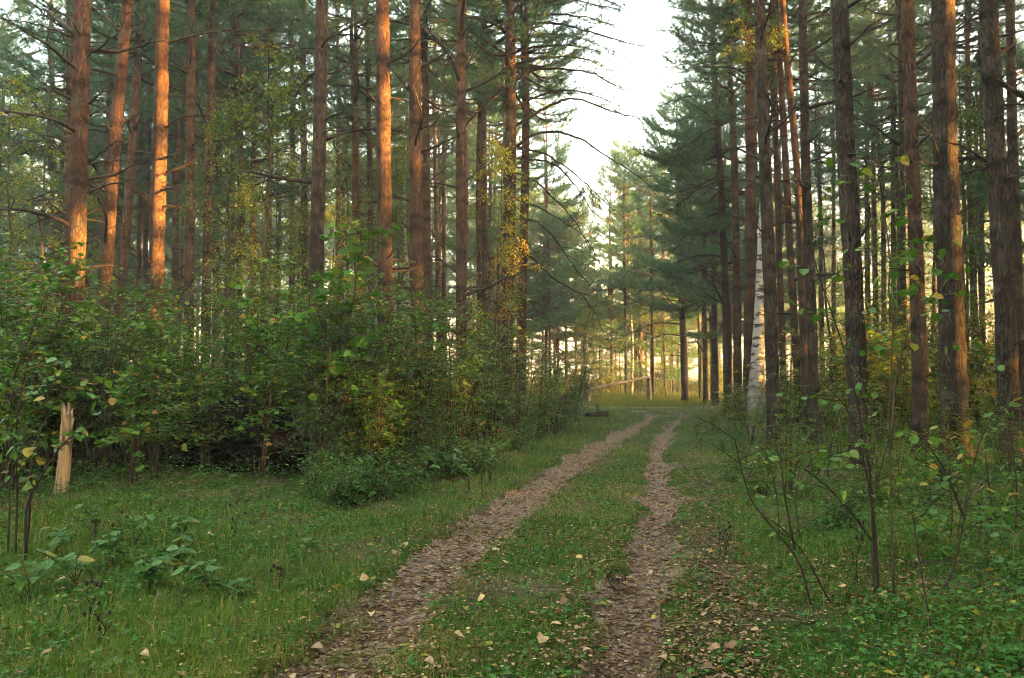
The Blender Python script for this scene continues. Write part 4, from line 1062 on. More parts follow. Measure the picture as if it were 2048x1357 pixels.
# slender birches in the gaps
bz = [(455, 24), (490, 27), (530, 23), (555, 30), (600, 28), (665, 26), (690, 32), (745, 27), (800, 30), (880, 29), (995, 23), (20, 22), (70, 28), (180, 30), (1660, 30), (1705, 27), (1775, 26), (1800, 33), (1870, 29), (1935, 24), (1955, 27), (1400, 52), (1240, 56), (1170, 50), (1300, 58), (1330, 54), (1185, 62)]
for i, (px, d) in enumerate(bz):
    x = (px - 1024) / F * d; rr = random.Random(i + 50)
    z = next((t for a0, a1, t in BINS if a0 <= px < a1), '')
    H = rr.uniform(7, 12.5) if px < 1100 or px > 1350 else rr.uniform(6, 9)
    slim_tree(rr.choice(BIRCH), x, d, H, 9.0, rr.uniform(0, 6.28), f'slender leafy young birch {z}', f'young birches {z}', 'stem')
for i, (px, d, H, lab) in enumerate(((985, 22.0, 5.6, 'golden yellow birch sapling in front of the drooping bough pine'), (1038, 24.0, 6.2, 'taller yellow green birch wrapped around the drooping bough pine'), (705, 21.5, 6.4, 'yellow leaved young birch left of the smooth red pine'))):
    x = (px - 1024) / F * d
    slim_tree(GOLD[i % 2], x, d, H, 7.5, i * 2.1, lab, None, 'stem')

for i, (px, d, H, lab) in enumerate(((1168, 66, 9.5, 'leftmost golden birch in the sunlit far end of the track'), (1190, 70, 11, 'tallest golden birch in the sunlit far end of the track'), (1208, 74, 9, 'rightmost golden birch in the sunlit far end of the track'), (1340, 64, 10, 'yellowing birch behind the lone clearing pine'))):
    x = (px - 1024) / F * d
    slim_tree(GOLD[i % 2] if i % 2 else BIRCH[i % 4], x, d, H, 7.5 if i % 2 else 9.0, i * 1.7, lab, None, 'stem')

# ------------------------------------------------------------------ saplings whose leaves can be picked apart
def leaf_shape(name, kind):
    n = 9; t = np.linspace(0, 1, n)
    wd = {'oval': np.sin(PI * t ** .85) * .34, 'round': np.sin(PI * t ** .75) ** .7 * .46, 'pointed': np.sin(PI * t ** .7) * .30}[kind]
    wd = wd * (1 + .10 * np.sin(np.arange(n) * 2.6)); z = -.22 * t ** 2 + .05 + .03 * np.sin(t * 9)
    V = np.concatenate([np.column_stack([0 * t, t, z]), np.column_stack([wd, t, z + wd * .28]), np.column_stack([-wd, t, z + wd * .28])])
    Fq = [[i, i + n, i + n + 1, i + 1] for i in range(n - 1)] + [[i, i + 1, i + 2 * n + 1, i + 2 * n] for i in range(n - 1)]
    return V, np.array(Fq)
def one_leaf_mesh(kind, tint, mat):
    V, Fq = leaf_shape('leaf', kind); me = np_mesh('leaf_' + kind, V, Fq, np.full(len(Fq), tint), True); me.materials.append(M[mat]); return me
BIGL = [one_leaf_mesh(k, t, 'big_leaf') for k, t in (('round', .48), ('round', .60), ('oval', .42), ('oval', .68), ('oval', .36))]
BIGY = [one_leaf_mesh('oval', .90, 'big_leaf'), one_leaf_mesh('round', .86, 'big_leaf')]
HERBL = [one_leaf_mesh(k, t, 'herb_big') for k, t in (('pointed', .35), ('pointed', .5), ('oval', .62), ('pointed', .72))]
HERBY = [one_leaf_mesh('pointed', .92, 'herb_big')]
def orient(o, axis, nrm):
    axis = Vector(axis).normalized(); s = axis.cross(Vector(nrm)).normalized(); n = s.cross(axis)
    o.rotation_mode = 'QUATERNION'; o.rotation_quaternion = Matrix((s, axis, n)).transposed().to_quaternion()
def sapling(stems, d, label, ntw, leafL, seed, zone=(.3, 1.0), yellow=.08, leaves=60, r0=.011, mat='stem', depth=.3):
    r = random.Random(seed); rg = np.random.default_rng(seed)
    b = at(*stems[0][0], d); b[2] = gz1(b[0], d)
    root = empty('sapling', b); tag(root, label, 'sapling')
    spots = []
    for si, pts in enumerate(stems):
        dep = r.uniform(-depth, depth)
        P = np.array([at(px, py, d + dep * i / len(pts)) for i, (px, py) in enumerate(pts)]) - b
        P[0, 2] = max(-.04, min(P[0, 2], .02)) if si == 0 or P[0, 2] < .2 else P[0, 2]
        tt = np.linspace(0, len(pts) - 1, len(pts) * 3); Q = np.column_stack([np.interp(tt, np.arange(len(pts)), P[:, k]) for k in range(3)])
        Q[1:-1] = (Q[:-2] + 2 * Q[1:-1] + Q[2:]) / 4
        mb = MB(); mb.tube(Q, np.linspace(r0, .003, len(Q)), 6, .04, cap=False)
        for k in range(ntw):
            u = r.uniform(*zone) * (len(Q) - 1); i = min(int(u), len(Q) - 2); p = Q[i] + (Q[i + 1] - Q[i]) * (u - i)
            a = r.uniform(0, 6.28); dd = unit(np.array([math.cos(a), math.sin(a) * .6, r.uniform(.0, .7)])); L = r.uniform(.15, .5)
            e = p + dd * L; mb.tube(np.stack([p, (p + e) / 2 + UP * .02, e]), [.004, .003, .0015], 3, cap=False)
            for v in np.linspace(.35, 1, r.randint(3, 6)): spots.append((p + dd * L * v, dd))
        obj('stem', mb.mesh('sapling_stem'), M[mat], root)
    r.shuffle(spots)
    for p, dd in spots[:int(leaves * 1.3)]:
        o = obj('leaf', r.choice(BIGY if r.random() < yellow else BIGL), None, root); o.location = p
        ax = unit(dd + rg.standard_normal(3) * .7 - UP * .2); orient(o, ax, unit(UP + rg.standard_normal(3) * .45))
        s = leafL * .95 * r.uniform(.6, 1.2); o.scale = (s, s, s)
    return root
sapling([[(1787, 1200), (1782, 1000), (1778, 800), (1790, 600), (1770, 430), (1750, 300)], [(1783, 900), (1790, 750), (1830, 620), (1850, 520)]], 5.9, 'tallest leafy sapling on the right before the thick dark pine', 15, .085, 1, (.45, 1), .10, 84, .009)
sapling([[(1747, 1190), (1745, 1000), (1735, 900), (1690, 700), (1640, 560), (1600, 420)], [(1757, 1195), (1750, 1050), (1735, 950), (1700, 820), (1640, 760)], [(1742, 1080), (1700, 1020), (1640, 960), (1600, 930)]], 6.1, 'forked sapling with dark stems left of the tallest sapling', 13, .08, 2, (.35, 1), .08, 110, .011, 'dark_stem')
sapling([[(1625, 1230), (1600, 1120), (1540, 1050), (1500, 1000), (1480, 930), (1470, 880)], [(1590, 1100), (1570, 1000), (1560, 900)], [(1660, 1180), (1610, 1110), (1570, 1060)]], 5.6, 'thin dark sapling bowed over to the left beside the right rut', 4, .05, 3, (.6, 1), .1, 12, .009, 'dark_stem')
sapling([[(1870, 1205), (1905, 1150), (1925, 1060), (1935, 980), (1960, 880), (2000, 800)], [(1930, 1040), (1890, 940), (1850, 880)]], 5.9, 'sapling bowed outward to the right with a dark curved stem', 12, .08, 4, (.35, 1), .12, 80, .010, 'dark_stem')
sapling([[(1866, 1290), (1850, 1190), (1835, 1100), (1825, 1020)]], 5.0, 'short dead dark weed stalk before the bowed right sapling', 6, .03, 5, (.5, 1), .3, 6, .007, 'dark_stem', .1)
sapling([[(1980, 1080), (1983, 1000), (1970, 920), (1975, 840)], [(2030, 1090), (2035, 960), (2010, 820), (2035, 740)]], 7.6, 'leafy sapling pair at the foot of the rightmost thick pine', 10, .085, 6, (.25, 1), .08, 60, .009)
sapling([[(1560, 1090), (1555, 1000), (1545, 950), (1530, 900)], [(1600, 1080), (1590, 1000), (1600, 930)]], 8.0, 'small leafy sapling between right rut and forked sapling', 9, .07, 7, (.3, 1), .08, 46, .006)
sapling([[(1900, 1100), (1905, 1020), (1900, 960)], [(1915, 1100), (1920, 1030), (1950, 970)], [(1700, 1110), (1706, 1040), (1690, 990)]][:2], 7.3, 'small sapling under the thickest pine on the right', 9, .07, 8, (.3, 1), .08, 40, .006)
sapling([[(15, 1120), (20, 1000), (10, 880), (30, 760)], [(30, 1125), (35, 1000), (30, 850), (60, 700)]], 7.0, 'dark stemmed sapling pair in the left bottom corner of the thicket', 9, .085, 9, (.3, 1), .14, 60, .010, 'dark_stem')
sapling([[(50, 1130), (60, 1020), (65, 900), (110, 800), (160, 740)], [(52, 1080), (50, 1010), (90, 940), (130, 880), (190, 850), (240, 810)]], 6.9, 'forked dark sapling in front of the bare broken snag', 9, .09, 10, (.35, 1), .18, 66, .012, 'dark_stem')
sapling([[(965, 1000), (962, 930), (970, 860)]], 10.6, 'single short stalk at the lawn edge near the left rut', 5, .05, 11, (.3, 1), .1, 14, .006, 'dark_stem', .1)
sapling([[(815, 900), (828, 800), (820, 700), (800, 560)], [(826, 760), (850, 700), (870, 620)]], 17.0, 'thin dark forked sapling inside the thicket below the twiggy red pine', 10, .08, 12, (.3, 1), .1, 60, .016, 'dark_stem')
def dry_weed(px, py, h, label, seed):
    r = random.Random(seed); b = ground_at(px, py); b[2] = gz1(b[0], b[1]) - .01
    root = empty('dry_weed', b); tag(root, label, 'weed')
    s = np.linspace(0, 1, 7); ln = r.uniform(-.18, .18); P = np.column_stack([ln * h * s ** 2, .1 * h * s * r.uniform(-1, 1), h * s]) + np.array([[r.gauss(0, .006) * k for _ in range(3)] for k in range(7)])
    mb = MB(); mb.tube(P, np.linspace(.0055, .002, 7), 5, cap=False)
    hd = MB()
    for k in range(r.randint(5, 9)):
        u = r.uniform(.45, 1); p = np.array([np.interp(u, s, P[:, c]) for c in range(3)]); a = r.uniform(0, 6.28); L = r.uniform(.04, .12); e = p + np.array([math.cos(a) * L * .7, math.sin(a) * L * .7, L * r.uniform(-.2, .8)])
        mb.tube(np.stack([p, (p + e) / 2 + UP * .008, e]), [.0025, .002, .0015], 3, cap=False)
        hd.tube(np.stack([e - UP * .012, e, e + UP * .012, e + UP * .02]), [.004, .011, .009, .002], 5, .25)
    obj('stalk', mb.mesh('weed_stalk'), M['dark_stem'], root); o = obj('seed_heads', hd.mesh('seed_heads'), M['dark_stem'], root); o['kind'] = 'stuff'
for i, (px, py, h, lab) in enumerate(((180, 1262, .36, 'dry brown weed standing alone in the left front grass'), (205, 1300, .22, 'short dry weed beside the left front brown weed'), (468, 1092, .30, 'dry dark stalk in the middle of the grass verge'), (240, 1128, .35, 'dry stalk rising from the left herb clump'), (565, 1206, .24, 'dry stalk at the edge of the left rut'), (1217, 868, .62, 'crooked dark weed beside the far left rut'), (1440, 1110, .24, 'dry weed cluster right of the right rut'), (1452, 1118, .16, 'short dry weed touching the weed cluster by the right rut'), (1390, 895, .75, 'tall dead weed leftmost of those by the low light bush'), (1402, 900, .65, 'tall dead weed in the middle of those by the low light bush'), (1414, 892, .85, 'tallest dead weed rightmost of those by the low light bush'), (1715, 1175, .45, 'dry weed between forked sapling and bowed sapling'), (1975, 1090, .5, 'dark dead stalk under the rightmost thick pine'), (1230, 1180, .16, 'little dry stalk on the centre strip'))):
    dry_weed(px, py, h, lab, 2000 + i)
def dead_limb_from_right():
    d = 7.5; b = at(2075, 300, d); root = empty('dead_bough', b); tag(root, 'mossy dead bough poking in from the top right picture edge', 'branch')
    P = np.array([at(px, py, d + o) for px, py, o in ((2110, 235, .6), (2060, 200, .3), (2010, 172, .1), (1985, 155, 0), (1957, 140, -.1))]) - b
    mb = MB(); mb.tube(P, [.035, .028, .022, .020, .012], 8, .06); mb.tube(np.stack([P[1], P[1] + np.array([-.03, 0, .13]), P[1] + np.array([-.09, 0, .2])]), [.016, .012, .006], 5)
    # it hangs on a leaning dead stem just outside the picture
    q = np.array([[2120, 980], [2118, 700], [2112, 450], [2110, 235], [2108, 60]])
    S = np.array([at(px, py, d + .6) for px, py in q]) - b; S[0, 2] = gz1(*(S[0] + b)[:2]) - b[2] - .05
    st = MB(); st.tube(S, [.06, .055, .05, .045, .03], 8, .04)
    obj('bough', mb.mesh('bough'), M['log'], root); obj('stem', st.mesh('stem'), M['log'], root)
dead_limb_from_right()

# ------------------------------------------------------------------ herbs with single leaves in front, joined ones farther off
def herb(px, py, label, group, h, nl, leafL, seed):
    r = random.Random(seed); rg = np.random.default_rng(seed); b = ground_at(px, py); b[2] = gz1(b[0], b[1])
    root = empty('herb_plant', b, r.uniform(0, 6.28)); tag(root, label, 'plant', group)
    mb = MB(); n = 0
    for k in range(max(2, nl // 6)):
        a = r.uniform(0, 6.28); tilt = r.uniform(.1, .7); L = h * r.uniform(.7, 1.1); s = np.linspace(0, 1, 6)
        P = np.column_stack([math.cos(a) * tilt * L * s ** 1.4, math.sin(a) * tilt * L * s ** 1.4, L * (s - .25 * s ** 2)]); mb.tube(P, np.linspace(.004, .002, 6), 4, cap=False)
        for j in range(6):
            u = r.uniform(.4, 1); p = np.array([np.interp(u, s, P[:, c]) for c in range(3)]); a2 = r.uniform(0, 6.28)
            o = obj('leaf', r.choice(HERBY if r.random() < .05 else HERBL), None, root); o.location = p
            orient(o, unit(np.array([math.cos(a2), math.sin(a2), r.uniform(-.3, .25)])), unit(UP + rg.standard_normal(3) * .25)); q = leafL * r.uniform(.6, 1.15); o.scale = (q, q, q)
    obj('stem', mb.mesh('herb_stem'), M['stem'], root)
for i, (px, py, h, nl) in enumerate(((150, 1180, .42, 30), (225, 1150, .40, 30), (300, 1190, .36, 30), (350, 1160, .38, 30), (420, 1195, .34, 30), (270, 1110, .42, 30), (190, 1100, .45, 30), (470, 1210, .24, 18), (60, 1200, .40, 24), (110, 1130, .40, 24), (360, 1100, .36, 24), (640, 1110, .18, 12))):
    herb(px, py, 'broad-leaved herb of the left front clump' if i != 11 else 'small single herb rosette on the grass verge', 'herbs in the left front clump' if i != 11 else None, h, nl, .115, 1300 + i)
for i, (px, py) in enumerate(((870, 985), (905, 975), (940, 985), (980, 965), (1010, 945), (850, 965), (925, 955))):
    herb(px, py, 'bright green herb beside the left rut', 'bright herbs beside the left rut', .75, 24, .11, 1330 + i)
for i, (px, py) in enumerate(((2030, 1180), (2010, 1130), (1960, 1110), (2040, 1250), (1850, 1100))):
    herb(px, py, 'broad-leaved herb in the right front', 'herbs in the right front', .35, 12, .09, 1350 + i)

# ------------------------------------------------------------------ snag, logs, root plate
d = 10.4; b = at(122, 1010, d); b[2] = gz1(b[0], d)
rt = empty('broken_snag', b); tag(rt, 'bare tan broken snag stripped of bark at the left', 'stump')
H = at(122, 825, d)[2] - b[2]; zz = np.linspace(-.15, H, 26); mb = MB()
mb.tube(np.column_stack([.03 * np.sin(zz * 2) + .02 * zz, 0 * zz, zz]), np.interp(zz, [-.15, 0, .25, H * .6, H], [.092, .086, .080, .075, .066]), 20, .03)
V = mb.V[0].reshape(26, 20, 3); V[-1, :, 2] += rng.uniform(-.05, .14, 20); V[-2, :, 2] += rng.uniform(-.03, .05, 20); mb.V[0] = V.reshape(-1, 3); mb.V[1] = mb.V[1] - np.array([0, 0, .12])
obj('trunk', mb.mesh('snag'), M['bare'], rt)
mb = MB(); mb.tube(np.array([[.06, -.02, H * .72], [.13, -.05, H * .80], [.17, -.06, H * .93]]), [.03, .022, .008], 7, .08); obj('splinter', mb.mesh('splinter'), M['bare'], rt)

def log(name, p0, p1, r0, r1, label, mat='log', stubs=3, seed=0):
    p0 = np.array(p0, float); p1 = np.array(p1, float); rg = np.random.default_rng(seed)
    root = empty(name, p0); tag(root, label, 'log')
    s = np.linspace(0, 1, 16); P = (p1 - p0) * s[:, None] + rg.standard_normal((16, 3)) * .012; mb = MB(); mb.tube(P, np.linspace(r0, r1, 16), 12, .03); obj('trunk', mb.mesh('log'), M[mat], root)
    for k in range(stubs):
        u = rg.uniform(.2, .95); q = (p1 - p0) * u; dd = unit(rg.standard_normal(3) * .5 + UP); L = rg.uniform(.25, .8); m2 = MB()
        m2.tube(np.stack([q, q + dd * L * .5 + rg.standard_normal(3) * .03, q + dd * L]), [.03, .02, .008], 6); obj('branch', m2.mesh('log_branch'), M[mat], root)
a_ = at(1178, 780, 50.0); b_ = at(1297, 754, 53.0)
log('leaning_log', (a_[0], 50, a_[2] + .02), b_, .13, .085, 'pale fallen trunk leaning across the back of the clearing', stubs=3, seed=4)
sp_ = at(1297, 754, 53.0)
rt = empty('broken_stump', (sp_[0] + .05, 53.15, gz1(sp_[0], 53))); tag(rt, 'low broken stump that props the upper end of the pale leaning trunk', 'stump')
mb = MB(); zz = np.linspace(-.1, sp_[2] - .08, 10); mb.tube(np.column_stack([0 * zz, 0 * zz, zz]), np.linspace(.2, .14, 10), 12, .05); obj('trunk', mb.mesh('stump'), M['log'], rt)
rt2 = at(1178, 780, 50.0); st = empty('broken_stump', (rt2[0] - .05, 50.2, gz1(rt2[0], 50))); tag(st, 'broken stump under the lower end of the pale leaning trunk', 'stump')
mb = MB(); zz = np.linspace(-.1, max(.3, rt2[2] - .12), 8); mb.tube(np.column_stack([0 * zz, 0 * zz, zz]), np.linspace(.2, .16, 8), 12, .05); obj('trunk', mb.mesh('stump'), M['log'], st)
g0 = ground_at(1175, 838); g1_ = ground_at(1213, 832)
log('fallen_log', (g0[0], g0[1], gz1(*g0[:2]) + .09), (g1_[0], g1_[1], gz1(*g1_[:2]) + .10), .10, .12, 'short dark log lying at the end of the left thicket', 'dark_bark', 2, 8)
a_ = at(-40, 945, 12.8); b_ = at(330, 935, 13.4)
log('fallen_log', (a_[0], 12.8, gz1(a_[0], 12.8) + .15), (b_[0], 13.4, gz1(b_[0], 13.4) + .16), .16, .14, 'grey brown fallen log lying behind the bare snag', 'log', 4, 9)
# uprooted root plate that makes the black hollow
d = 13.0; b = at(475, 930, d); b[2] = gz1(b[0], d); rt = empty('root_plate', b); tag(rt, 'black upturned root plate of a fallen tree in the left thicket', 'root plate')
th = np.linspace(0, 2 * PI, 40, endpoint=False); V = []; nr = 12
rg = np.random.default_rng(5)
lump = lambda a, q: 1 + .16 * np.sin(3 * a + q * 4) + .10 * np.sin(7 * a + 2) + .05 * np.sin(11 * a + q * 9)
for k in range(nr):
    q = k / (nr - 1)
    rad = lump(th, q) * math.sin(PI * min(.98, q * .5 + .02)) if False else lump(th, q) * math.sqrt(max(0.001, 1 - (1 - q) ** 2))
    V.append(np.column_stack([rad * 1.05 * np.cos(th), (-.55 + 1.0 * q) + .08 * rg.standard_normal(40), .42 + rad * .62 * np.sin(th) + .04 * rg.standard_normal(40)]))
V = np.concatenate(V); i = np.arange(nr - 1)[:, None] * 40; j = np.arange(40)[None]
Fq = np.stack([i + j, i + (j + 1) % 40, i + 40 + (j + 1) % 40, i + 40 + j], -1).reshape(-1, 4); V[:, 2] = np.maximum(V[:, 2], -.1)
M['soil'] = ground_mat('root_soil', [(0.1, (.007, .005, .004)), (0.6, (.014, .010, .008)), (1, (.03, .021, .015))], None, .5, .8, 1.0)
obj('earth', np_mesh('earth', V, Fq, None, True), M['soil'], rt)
for k in range(16):
    a = rg.uniform(0, 2 * PI); mb = MB(); p = np.array([.8 * math.cos(a), -.1, .42 + .5 * math.sin(a)]); dd = unit(np.array([math.cos(a), rg.uniform(-.8, .3), math.sin(a)])); L = rg.uniform(.2, .7)
    q = p + dd * np.linspace(0, L, 5)[:, None] + np.cumsum(rg.standard_normal((5, 3)) * .04, 0); mb.tube(q, np.linspace(.03, .006, 5), 6); obj('root', mb.mesh('root'), M['dark_stem'], rt)
mb = MB(); mb.tube(np.array([[0, .4, .45], [.2, 2.5, .4], [.5, 6, .3]]), [.2, .17, .12], 12, .03); obj('trunk', mb.mesh('fallen_trunk'), M['log'], rt)

# ------------------------------------------------------------------ grass, ground cover, leaf litter
def field(n, y0, y1, margin=.68, pw=1.0):
    y = y0 * (y1 / y0) ** (rng.random(n) ** pw); x = (rng.random(n) * 2 - 1) * (margin * y + .6); return x, y
def nz2(x, y, f, s): return .5 + .25 * (np.sin(x * f + s) * np.sin(y * f * 1.3 + s * 2) + np.sin((x + y) * f * .63 + s * 3) + .6 * np.sin((x - y) * f * 1.9 + s) * np.sin(y * f * 2.3))
def zones(x, y):
    px = to_px(x, y); e = np.interp(px, EDGE[:, 0], EDGE[:, 1])
    thicket = smooth(-.3, 1.0, y - e) * (px < 1190) * (x < lx(RUT_L, y) - 1.6)
    rt = lx(RUT_R, y); right = smooth(1.0, 2.6, x - rt)
    third = np.exp(-((x - lx(THIRD, y)) / .28) ** 2) * smooth(15, 12, y)
    return thicket, right, third
def grass(n, y0, y1, seg, wmin, hmul, name):
    x, y = field(n, y0, y1); th, ri, t3 = zones(x, y); rm = rut_mask(x, y)
    mid = (x > lx(RUT_L, y)) & (x < lx(RUT_R, y)); left = x < lx(RUT_L, y)
    pr = (1 - rm * np.where((nz2(x, y, 2.3, 5.) > .66) & (x < lx(RUT_L, y) + .6), .70, .975)) * (1 - .88 * th) * (1 - .60 * ri) * (1 - .88 * t3) * np.clip(nz2(x, y, 1.9, 1.0) * 1.5 + .15, .12, 1)
    k = rng.random(n) < pr; x, y, mid, left, ri, rm = x[k], y[k], mid[k], left[k], ri[k], rm[k]; m = len(x)
    z = gz(x, y) - .004; pn = nz2(x, y, 1.1, 4.0)
    h = hmul * rng.uniform(.35, 1.0, m) * (.040 + .040 * pn + .035 * left + .05 * ri + .10 * (rng.random(m) < .05) + .22 * ri * (nz2(x, y, 2.6, 9.) > .62) * rng.random(m)) * (1 + .012 * y)
    az = rng.uniform(0, 2 * PI, m); lean = rng.uniform(.2, 1.35, m); wd = np.maximum(wmin, .00055 * y) * rng.uniform(.7, 1.4, m)
    dx = np.cos(az); dy = np.sin(az); p = np.column_stack([x, y, z]); s = np.column_stack([-dy, dx, 0 * x]) * (wd / 2)[:, None]
    mdp = p + np.column_stack([dx * lean * h * .25, dy * lean * h * .25, h * .62]); tip = p + np.column_stack([dx * lean * h * .95, dy * lean * h * .95, h * (1.02 - .28 * lean)])
    straw = (rng.random(m) < (.16 + .30 * mid * (pn > .5) + .12 * ri)); ti = np.clip(rng.normal(.36 + .45 * (pn - .5), .14, m), 0, .74); ti[straw] = rng.uniform(.78, 1, straw.sum())
    if seg == 2:
        V = np.stack([p - s, p + s, mdp + s * .8, mdp - s * .8, tip], 1).reshape(-1, 3); o = (np.arange(m) * 5)[:, None]
        Fq = np.concatenate([o + np.array([[0, 1, 2]]), o + np.array([[0, 2, 3]]), o + np.array([[3, 2, 4]])]); tt = np.tile(ti, 3)
    else:
        V = np.stack([p - s, p + s, tip], 1).reshape(-1, 3); Fq = np.arange(m * 3).reshape(-1, 3); tt = ti
    return np_mesh(name, V, Fq, tt)
gA = obj('grass', grass(290000, 3.0, 9.5, 2, .0036, .95, 'grass_near'), M['grass']); tag(gA, 'short green grass with straw blades on verge and centre strip', 'grass', kind='stuff')
gB = obj('grass', grass(260000, 9.5, 46.0, 1, .006, 1.0, 'grass_far'), M['grass']); tag(gB, 'green grass of the track and verge running back to the clearing', 'grass', kind='stuff')
# tall pale grass at the back of the clearing
m = 12000; y = rng.uniform(43.8, 58, m); x = rng.uniform(4.5, 13, m); z = gz(x, y); h = np.where(y < 53, rng.uniform(.10, .30, m), rng.uniform(.3, .8, m)); a = rng.uniform(0, 6.28, m); l = rng.uniform(.1, .5, m)
p = np.column_stack([x, y, z]); s = np.column_stack([np.ones(m) * .011, 0 * x, 0 * x]); tip = p + np.column_stack([np.cos(a) * l * h, np.sin(a) * l * h, h])
o = obj('tall_grass', np_mesh('tall_grass', np.stack([p - s, p + s, tip], 1).reshape(-1, 3), np.arange(m * 3).reshape(-1, 3), np.clip(rng.normal(.7, .2, m), 0, 1)), M['grass']); tag(o, 'tall pale grass along the back of the clearing', 'grass', kind='stuff')

x, y = field(32000, 3.2, 34, .68); th, ri, t3 = zones(x, y); rm = rut_mask(x, y); left = (x < lx(RUT_L, y)) * 1.0
off = np.minimum(np.abs(x - lx(RUT_L, y)), np.abs(x - lx(RUT_R, y)))
k = rng.random(len(x)) < (1 - rm) * np.clip(.10 + .75 * ri + .75 * th + .40 * left * smooth(.8, 2.2, off), 0, 1) * np.clip(nz2(x, y, 1.5, 7) * 1.7, .15, 1)
x, y, th, ri = x[k], y[k], th[k], ri[k]; P = []; A = []; NN = []; LL = []
for i in range(len(x)):
    n = rng.integers(4, 9); h = rng.uniform(.04, .12) + rng.uniform(.05, .40) * max(th[i], ri[i] * .8) * rng.random(); z0 = gz1(x[i], y[i])
    a = rng.uniform(0, 6.28, n); rr_ = rng.uniform(.0, .6, n) * (.05 + h * .6)
    P.append(np.column_stack([x[i] + np.cos(a) * rr_, y[i] + np.sin(a) * rr_, z0 + h * rng.uniform(.35, 1, n)])); A.append(np.column_stack([np.cos(a), np.sin(a), rng.uniform(-.35, .3, n)])); LL.append(np.full(n, rng.uniform(.022, .052) * (1 + .014 * y[i])))
P = np.concatenate(P); A = np.concatenate(A); LL = np.concatenate(LL); n = len(P); ti = np.clip(rng.normal(.48, .16, n), 0, .8); q = rng.random(n) < .05; ti[q] = rng.uniform(.88, 1, q.sum())
o = obj('ground_cover', leaf_mesh('ground_cover', P, A, unit(UP + rng.standard_normal((n, 3)) * .4), LL * rng.uniform(.7, 1.2, n), LL * .72, ti, LEAF_T), M['herb']); tag(o, 'low leafy ground cover under thicket and right-hand trees', 'ground cover', kind='stuff')

def litter_spots(n, y0, y1):
    x, y = field(n, y0, y1, .66); th, ri, t3 = zones(x, y); rm = rut_mask(x, y)
    off = np.minimum(np.abs(x - lx(RUT_L, y)), np.abs(x - lx(RUT_R, y)))
    cl = .75 + 1.2 * smooth(.45, .75, nz2(x, y, 1.3, 11.))
    pr = np.clip((.36 + .52 * (nz2(x, y, 3.1, 2.) > .45)) * rm + .34 * smooth(.95, .3, off) + cl * (.14 + .34 * ri + .20 * th) + .85 * t3, 0, 1); k = rng.random(n) < pr
    return x[k], y[k], rm[k]
x, y, rm = litter_spots(110000, 3.0, 38); n = len(x); sz = rng.uniform(.009, .031, n) * (1 + .014 * y)
a = rng.uniform(0, 6.28, n); A = np.column_stack([np.cos(a), np.sin(a), rng.uniform(-.14, .2, n)]); Nn = unit(UP + rng.standard_normal((n, 3)) * .20)
P = np.column_stack([x, y, gz(x, y) + .012 + .05 * (1 - rm) * rng.random(n) + .012 * rng.random(n)])
CURL_T = np.array([[0, 0, 0], [.42, .28, .10], [.38, .66, .13], [0, 1.0, .02], [-.38, .66, .09], [-.42, .28, .12]])
o = obj('leaf_litter', leaf_mesh('leaf_litter', P, A, Nn, sz, sz * .8, np.clip(rng.normal(.44 + .10 * rm, .22, n), 0, .98), CURL_T), M['litter']); tag(o, 'brown fallen leaves strewn over the ruts and verges', 'fallen leaves', kind='stuff')
x, y, rm = litter_spots(60000, 3.0, 20); n = len(x); sz = rng.uniform(.03, .085, n)
a = rng.uniform(0, 6.28, n); A = np.column_stack([np.cos(a), np.sin(a), rng.uniform(-.12, .2, n)])
P = np.column_stack([x, y, gz(x, y) + .012 + .02 * rng.random(n)])
o = obj('needle_litter', leaf_mesh('needle_litter', P, A, unit(UP + rng.standard_normal((n, 3)) * .3), sz, np.full(n, .0045), np.clip(rng.normal(.40, .2, n), 0, .9), LEAF_T), M['litter']); tag(o, 'fine brown pine needles and twigs scattered on ruts and verges', 'needle litter', kind='stuff')
# the nearest fallen leaves, one by one
FL = []
for kind, ti in (('oval', .55), ('round', .70), ('oval', .85), ('round', .40), ('pointed', .62), ('oval', .90)):
    V, Fq = leaf_shape('l', kind); V = V.copy(); V[:, 2] += .5 * V[:, 0] ** 2 + .10 * np.sin(V[:, 1] * 5 + len(FL))
    me = np_mesh('fallen_leaf', V, Fq, np.full(len(Fq), ti), True); me.materials.append(M['dead_leaf']); FL.append(me)
x, y, rm = litter_spots(2400, 3.3, 8.5); rr = random.Random(4)
o_ = np.argsort(y)[:]; sel = rng.permutation(len(x))[:300]
for i in sel:
    on_track = rm[i] > .5
    o = obj('fallen_leaf', rr.choice(FL), None, track if on_track else ground); s = rr.uniform(.045, .085); o.scale = (s, s, s)
    o.location = (x[i], y[i], gz1(x[i], y[i]) + (.022 if on_track else rr.uniform(.03, .06)))
    aa = rr.uniform(0, 6.28); orient(o, (math.cos(aa), math.sin(aa), rr.uniform(-.2, .3)), unit(np.array([rr.gauss(0, .3), rr.gauss(0, .3), 1.0])))

# ------------------------------------------------------------------ evening haze in the air
mb_ = bpy.data.meshes.new('haze'); x0, x1, y0, y1, z0, z1 = gx[0] - 5, gx[-1] + 5, gy[0] - 5, gy[-1] + 5, -1.6, 27.0
mb_.from_pydata([(x, y, z) for z in (z0, z1) for y in (y0, y1) for x in (x0, x1)], [], [(0, 2, 3, 1), (4, 5, 7, 6), (0, 1, 5, 4), (2, 6, 7, 3), (0, 4, 6, 2), (1, 3, 7, 5)]); mb_.update()
m, t, out = new_mat('haze'); pv = N(t, 'ShaderNodeVolumePrincipled'); pv.inputs['Color'].default_value = (.96, .97, .96, 1); pv.inputs['Density'].default_value = .0014; pv.inputs['Anisotropy'].default_value = 0.2
t.links.new(pv.outputs[0], out.inputs['Volume'])
hz = obj('haze', mb_, m); tag(hz, 'pale evening haze between the distant trees', 'haze', kind='stuff')

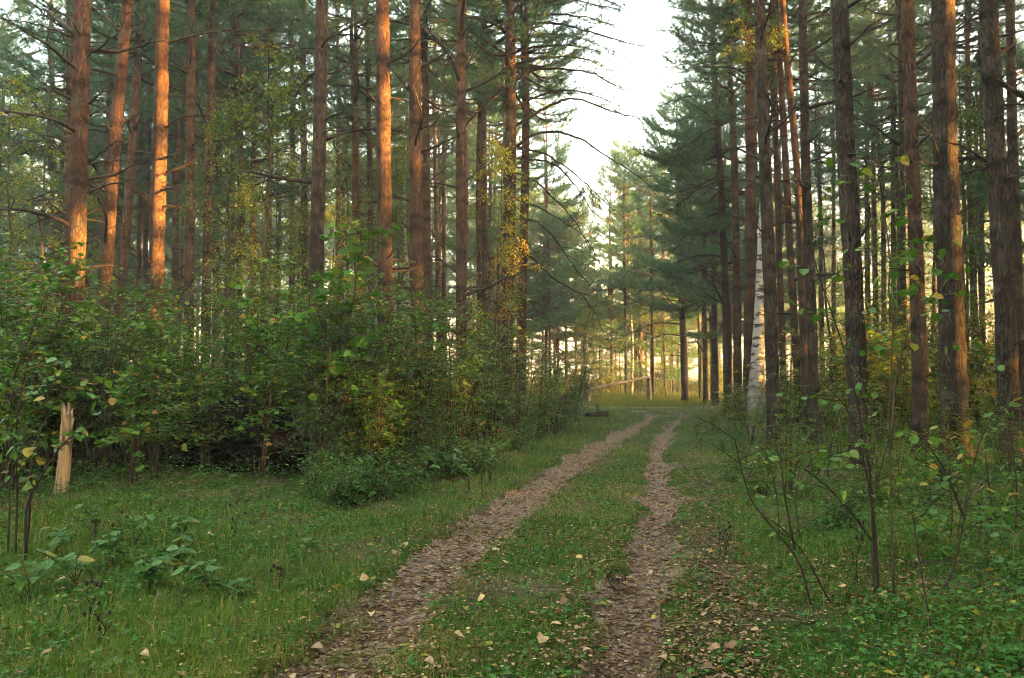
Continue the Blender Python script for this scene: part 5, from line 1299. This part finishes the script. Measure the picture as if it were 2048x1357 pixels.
# ------------------------------------------------------------------ tell look-alikes apart by what they stand in line with
MARK = [(20, 'the left picture edge'), (150, 'the edge-lit pine'), (225, 'the leaning pine'), (318, 'the glowing orange pine'), (415, 'the reddish pine'), (480, 'the root plate'), (560, 'the bright maple shrub'), (640, 'the thick grey pine'),
        (710, 'the yellow young birch'), (768, 'the smooth red pine'), (832, 'the twiggy red pine'), (922, 'the ringed brown pine'), (970, 'the two close slim pines'), (1020, 'the drooping bough pine'), (1100, 'the lowest drooping bough'), (1180, 'the log foot'), (1260, 'the leaning log'), (1310, 'the rut bend'), (1365, 'the lone clearing pine'),
        (1430, 'the low light bush'), (1474, 'the slim red pine'), (1512, 'the white birch'), (1545, 'the pine before the birch'), (1590, 'the curved glowing pine'), (1625, 'the straight dark pine'), (1710, 'the sapling pine'), (1785, 'the tallest sapling'), (1838, 'the smooth brown pine'), (1900, 'the thickest pine'), (1950, 'the slim gap pine'), (2010, 'the rightmost thick pine'), (2060, 'the right picture edge')]
def regroup(key):
    g = {}
    for o in col.objects:
        if o.parent is None and 'label' in o and 'group' in o: g.setdefault(o['label'], []).append(o)
    return [(k, v) for k, v in g.items() if len(v) > 1]
for lab, L in regroup(0):
    for o in L:
        px = to_px(o.location.x, o.location.y); mk = min(MARK, key=lambda m: abs(m[0] - px))[1]
        for w_ in (' with a bare lower stem', ' with boughs reaching low'): 
            if w_ in lab and len((lab + ' ' + mk).split()) > 10: lab2 = lab.replace(w_, ''); break
        else: lab2 = lab
        for a0, a1, t in BINS + ZONE + RZ:
            if lab2.endswith(t): lab2 = lab2[:-len(t)].strip()
            lab2 = lab2.replace(' ' + t + ' ', ' ')
        o['label'] = f'{lab2} in line with {mk}' if not lab2.endswith(mk) else lab2
for lab, L in regroup(1):
    L.sort(key=lambda o: o.location.y)
    W_ = {2: ['nearer', 'farther'], 3: ['nearest', 'middle', 'farthest'], 4: ['nearest', 'second nearest', 'third nearest', 'farthest']}.get(len(L), (['nearest'] + [f'{n_} nearest' for n_ in ('second', 'third', 'fourth', 'fifth', 'sixth', 'seventh', 'eighth', 'ninth', 'tenth', 'eleventh', 'twelfth', 'thirteenth')])[:len(L) - 1] + ['farthest'] if len(L) <= 14 else None)
    if W_:
        for o, w_ in zip(L, W_): o['label'] = f'{w_} {lab}'

for o in col.objects:
    if o.parent is None and 'label' in o:
        lab = o['label']
        for w_ in (' with a bare lower stem', ' with boughs reaching low', 'slender '):
            if len(lab.split()) > 15: lab = lab.replace(w_, '')
        if len(lab.split()) > 16: lab = lab.replace(' in line with ', ' by ')
        if len(lab.split()) > 16: lab = lab.replace(' at the far left', ' far left').replace(' on the right', '')
        o['label'] = lab
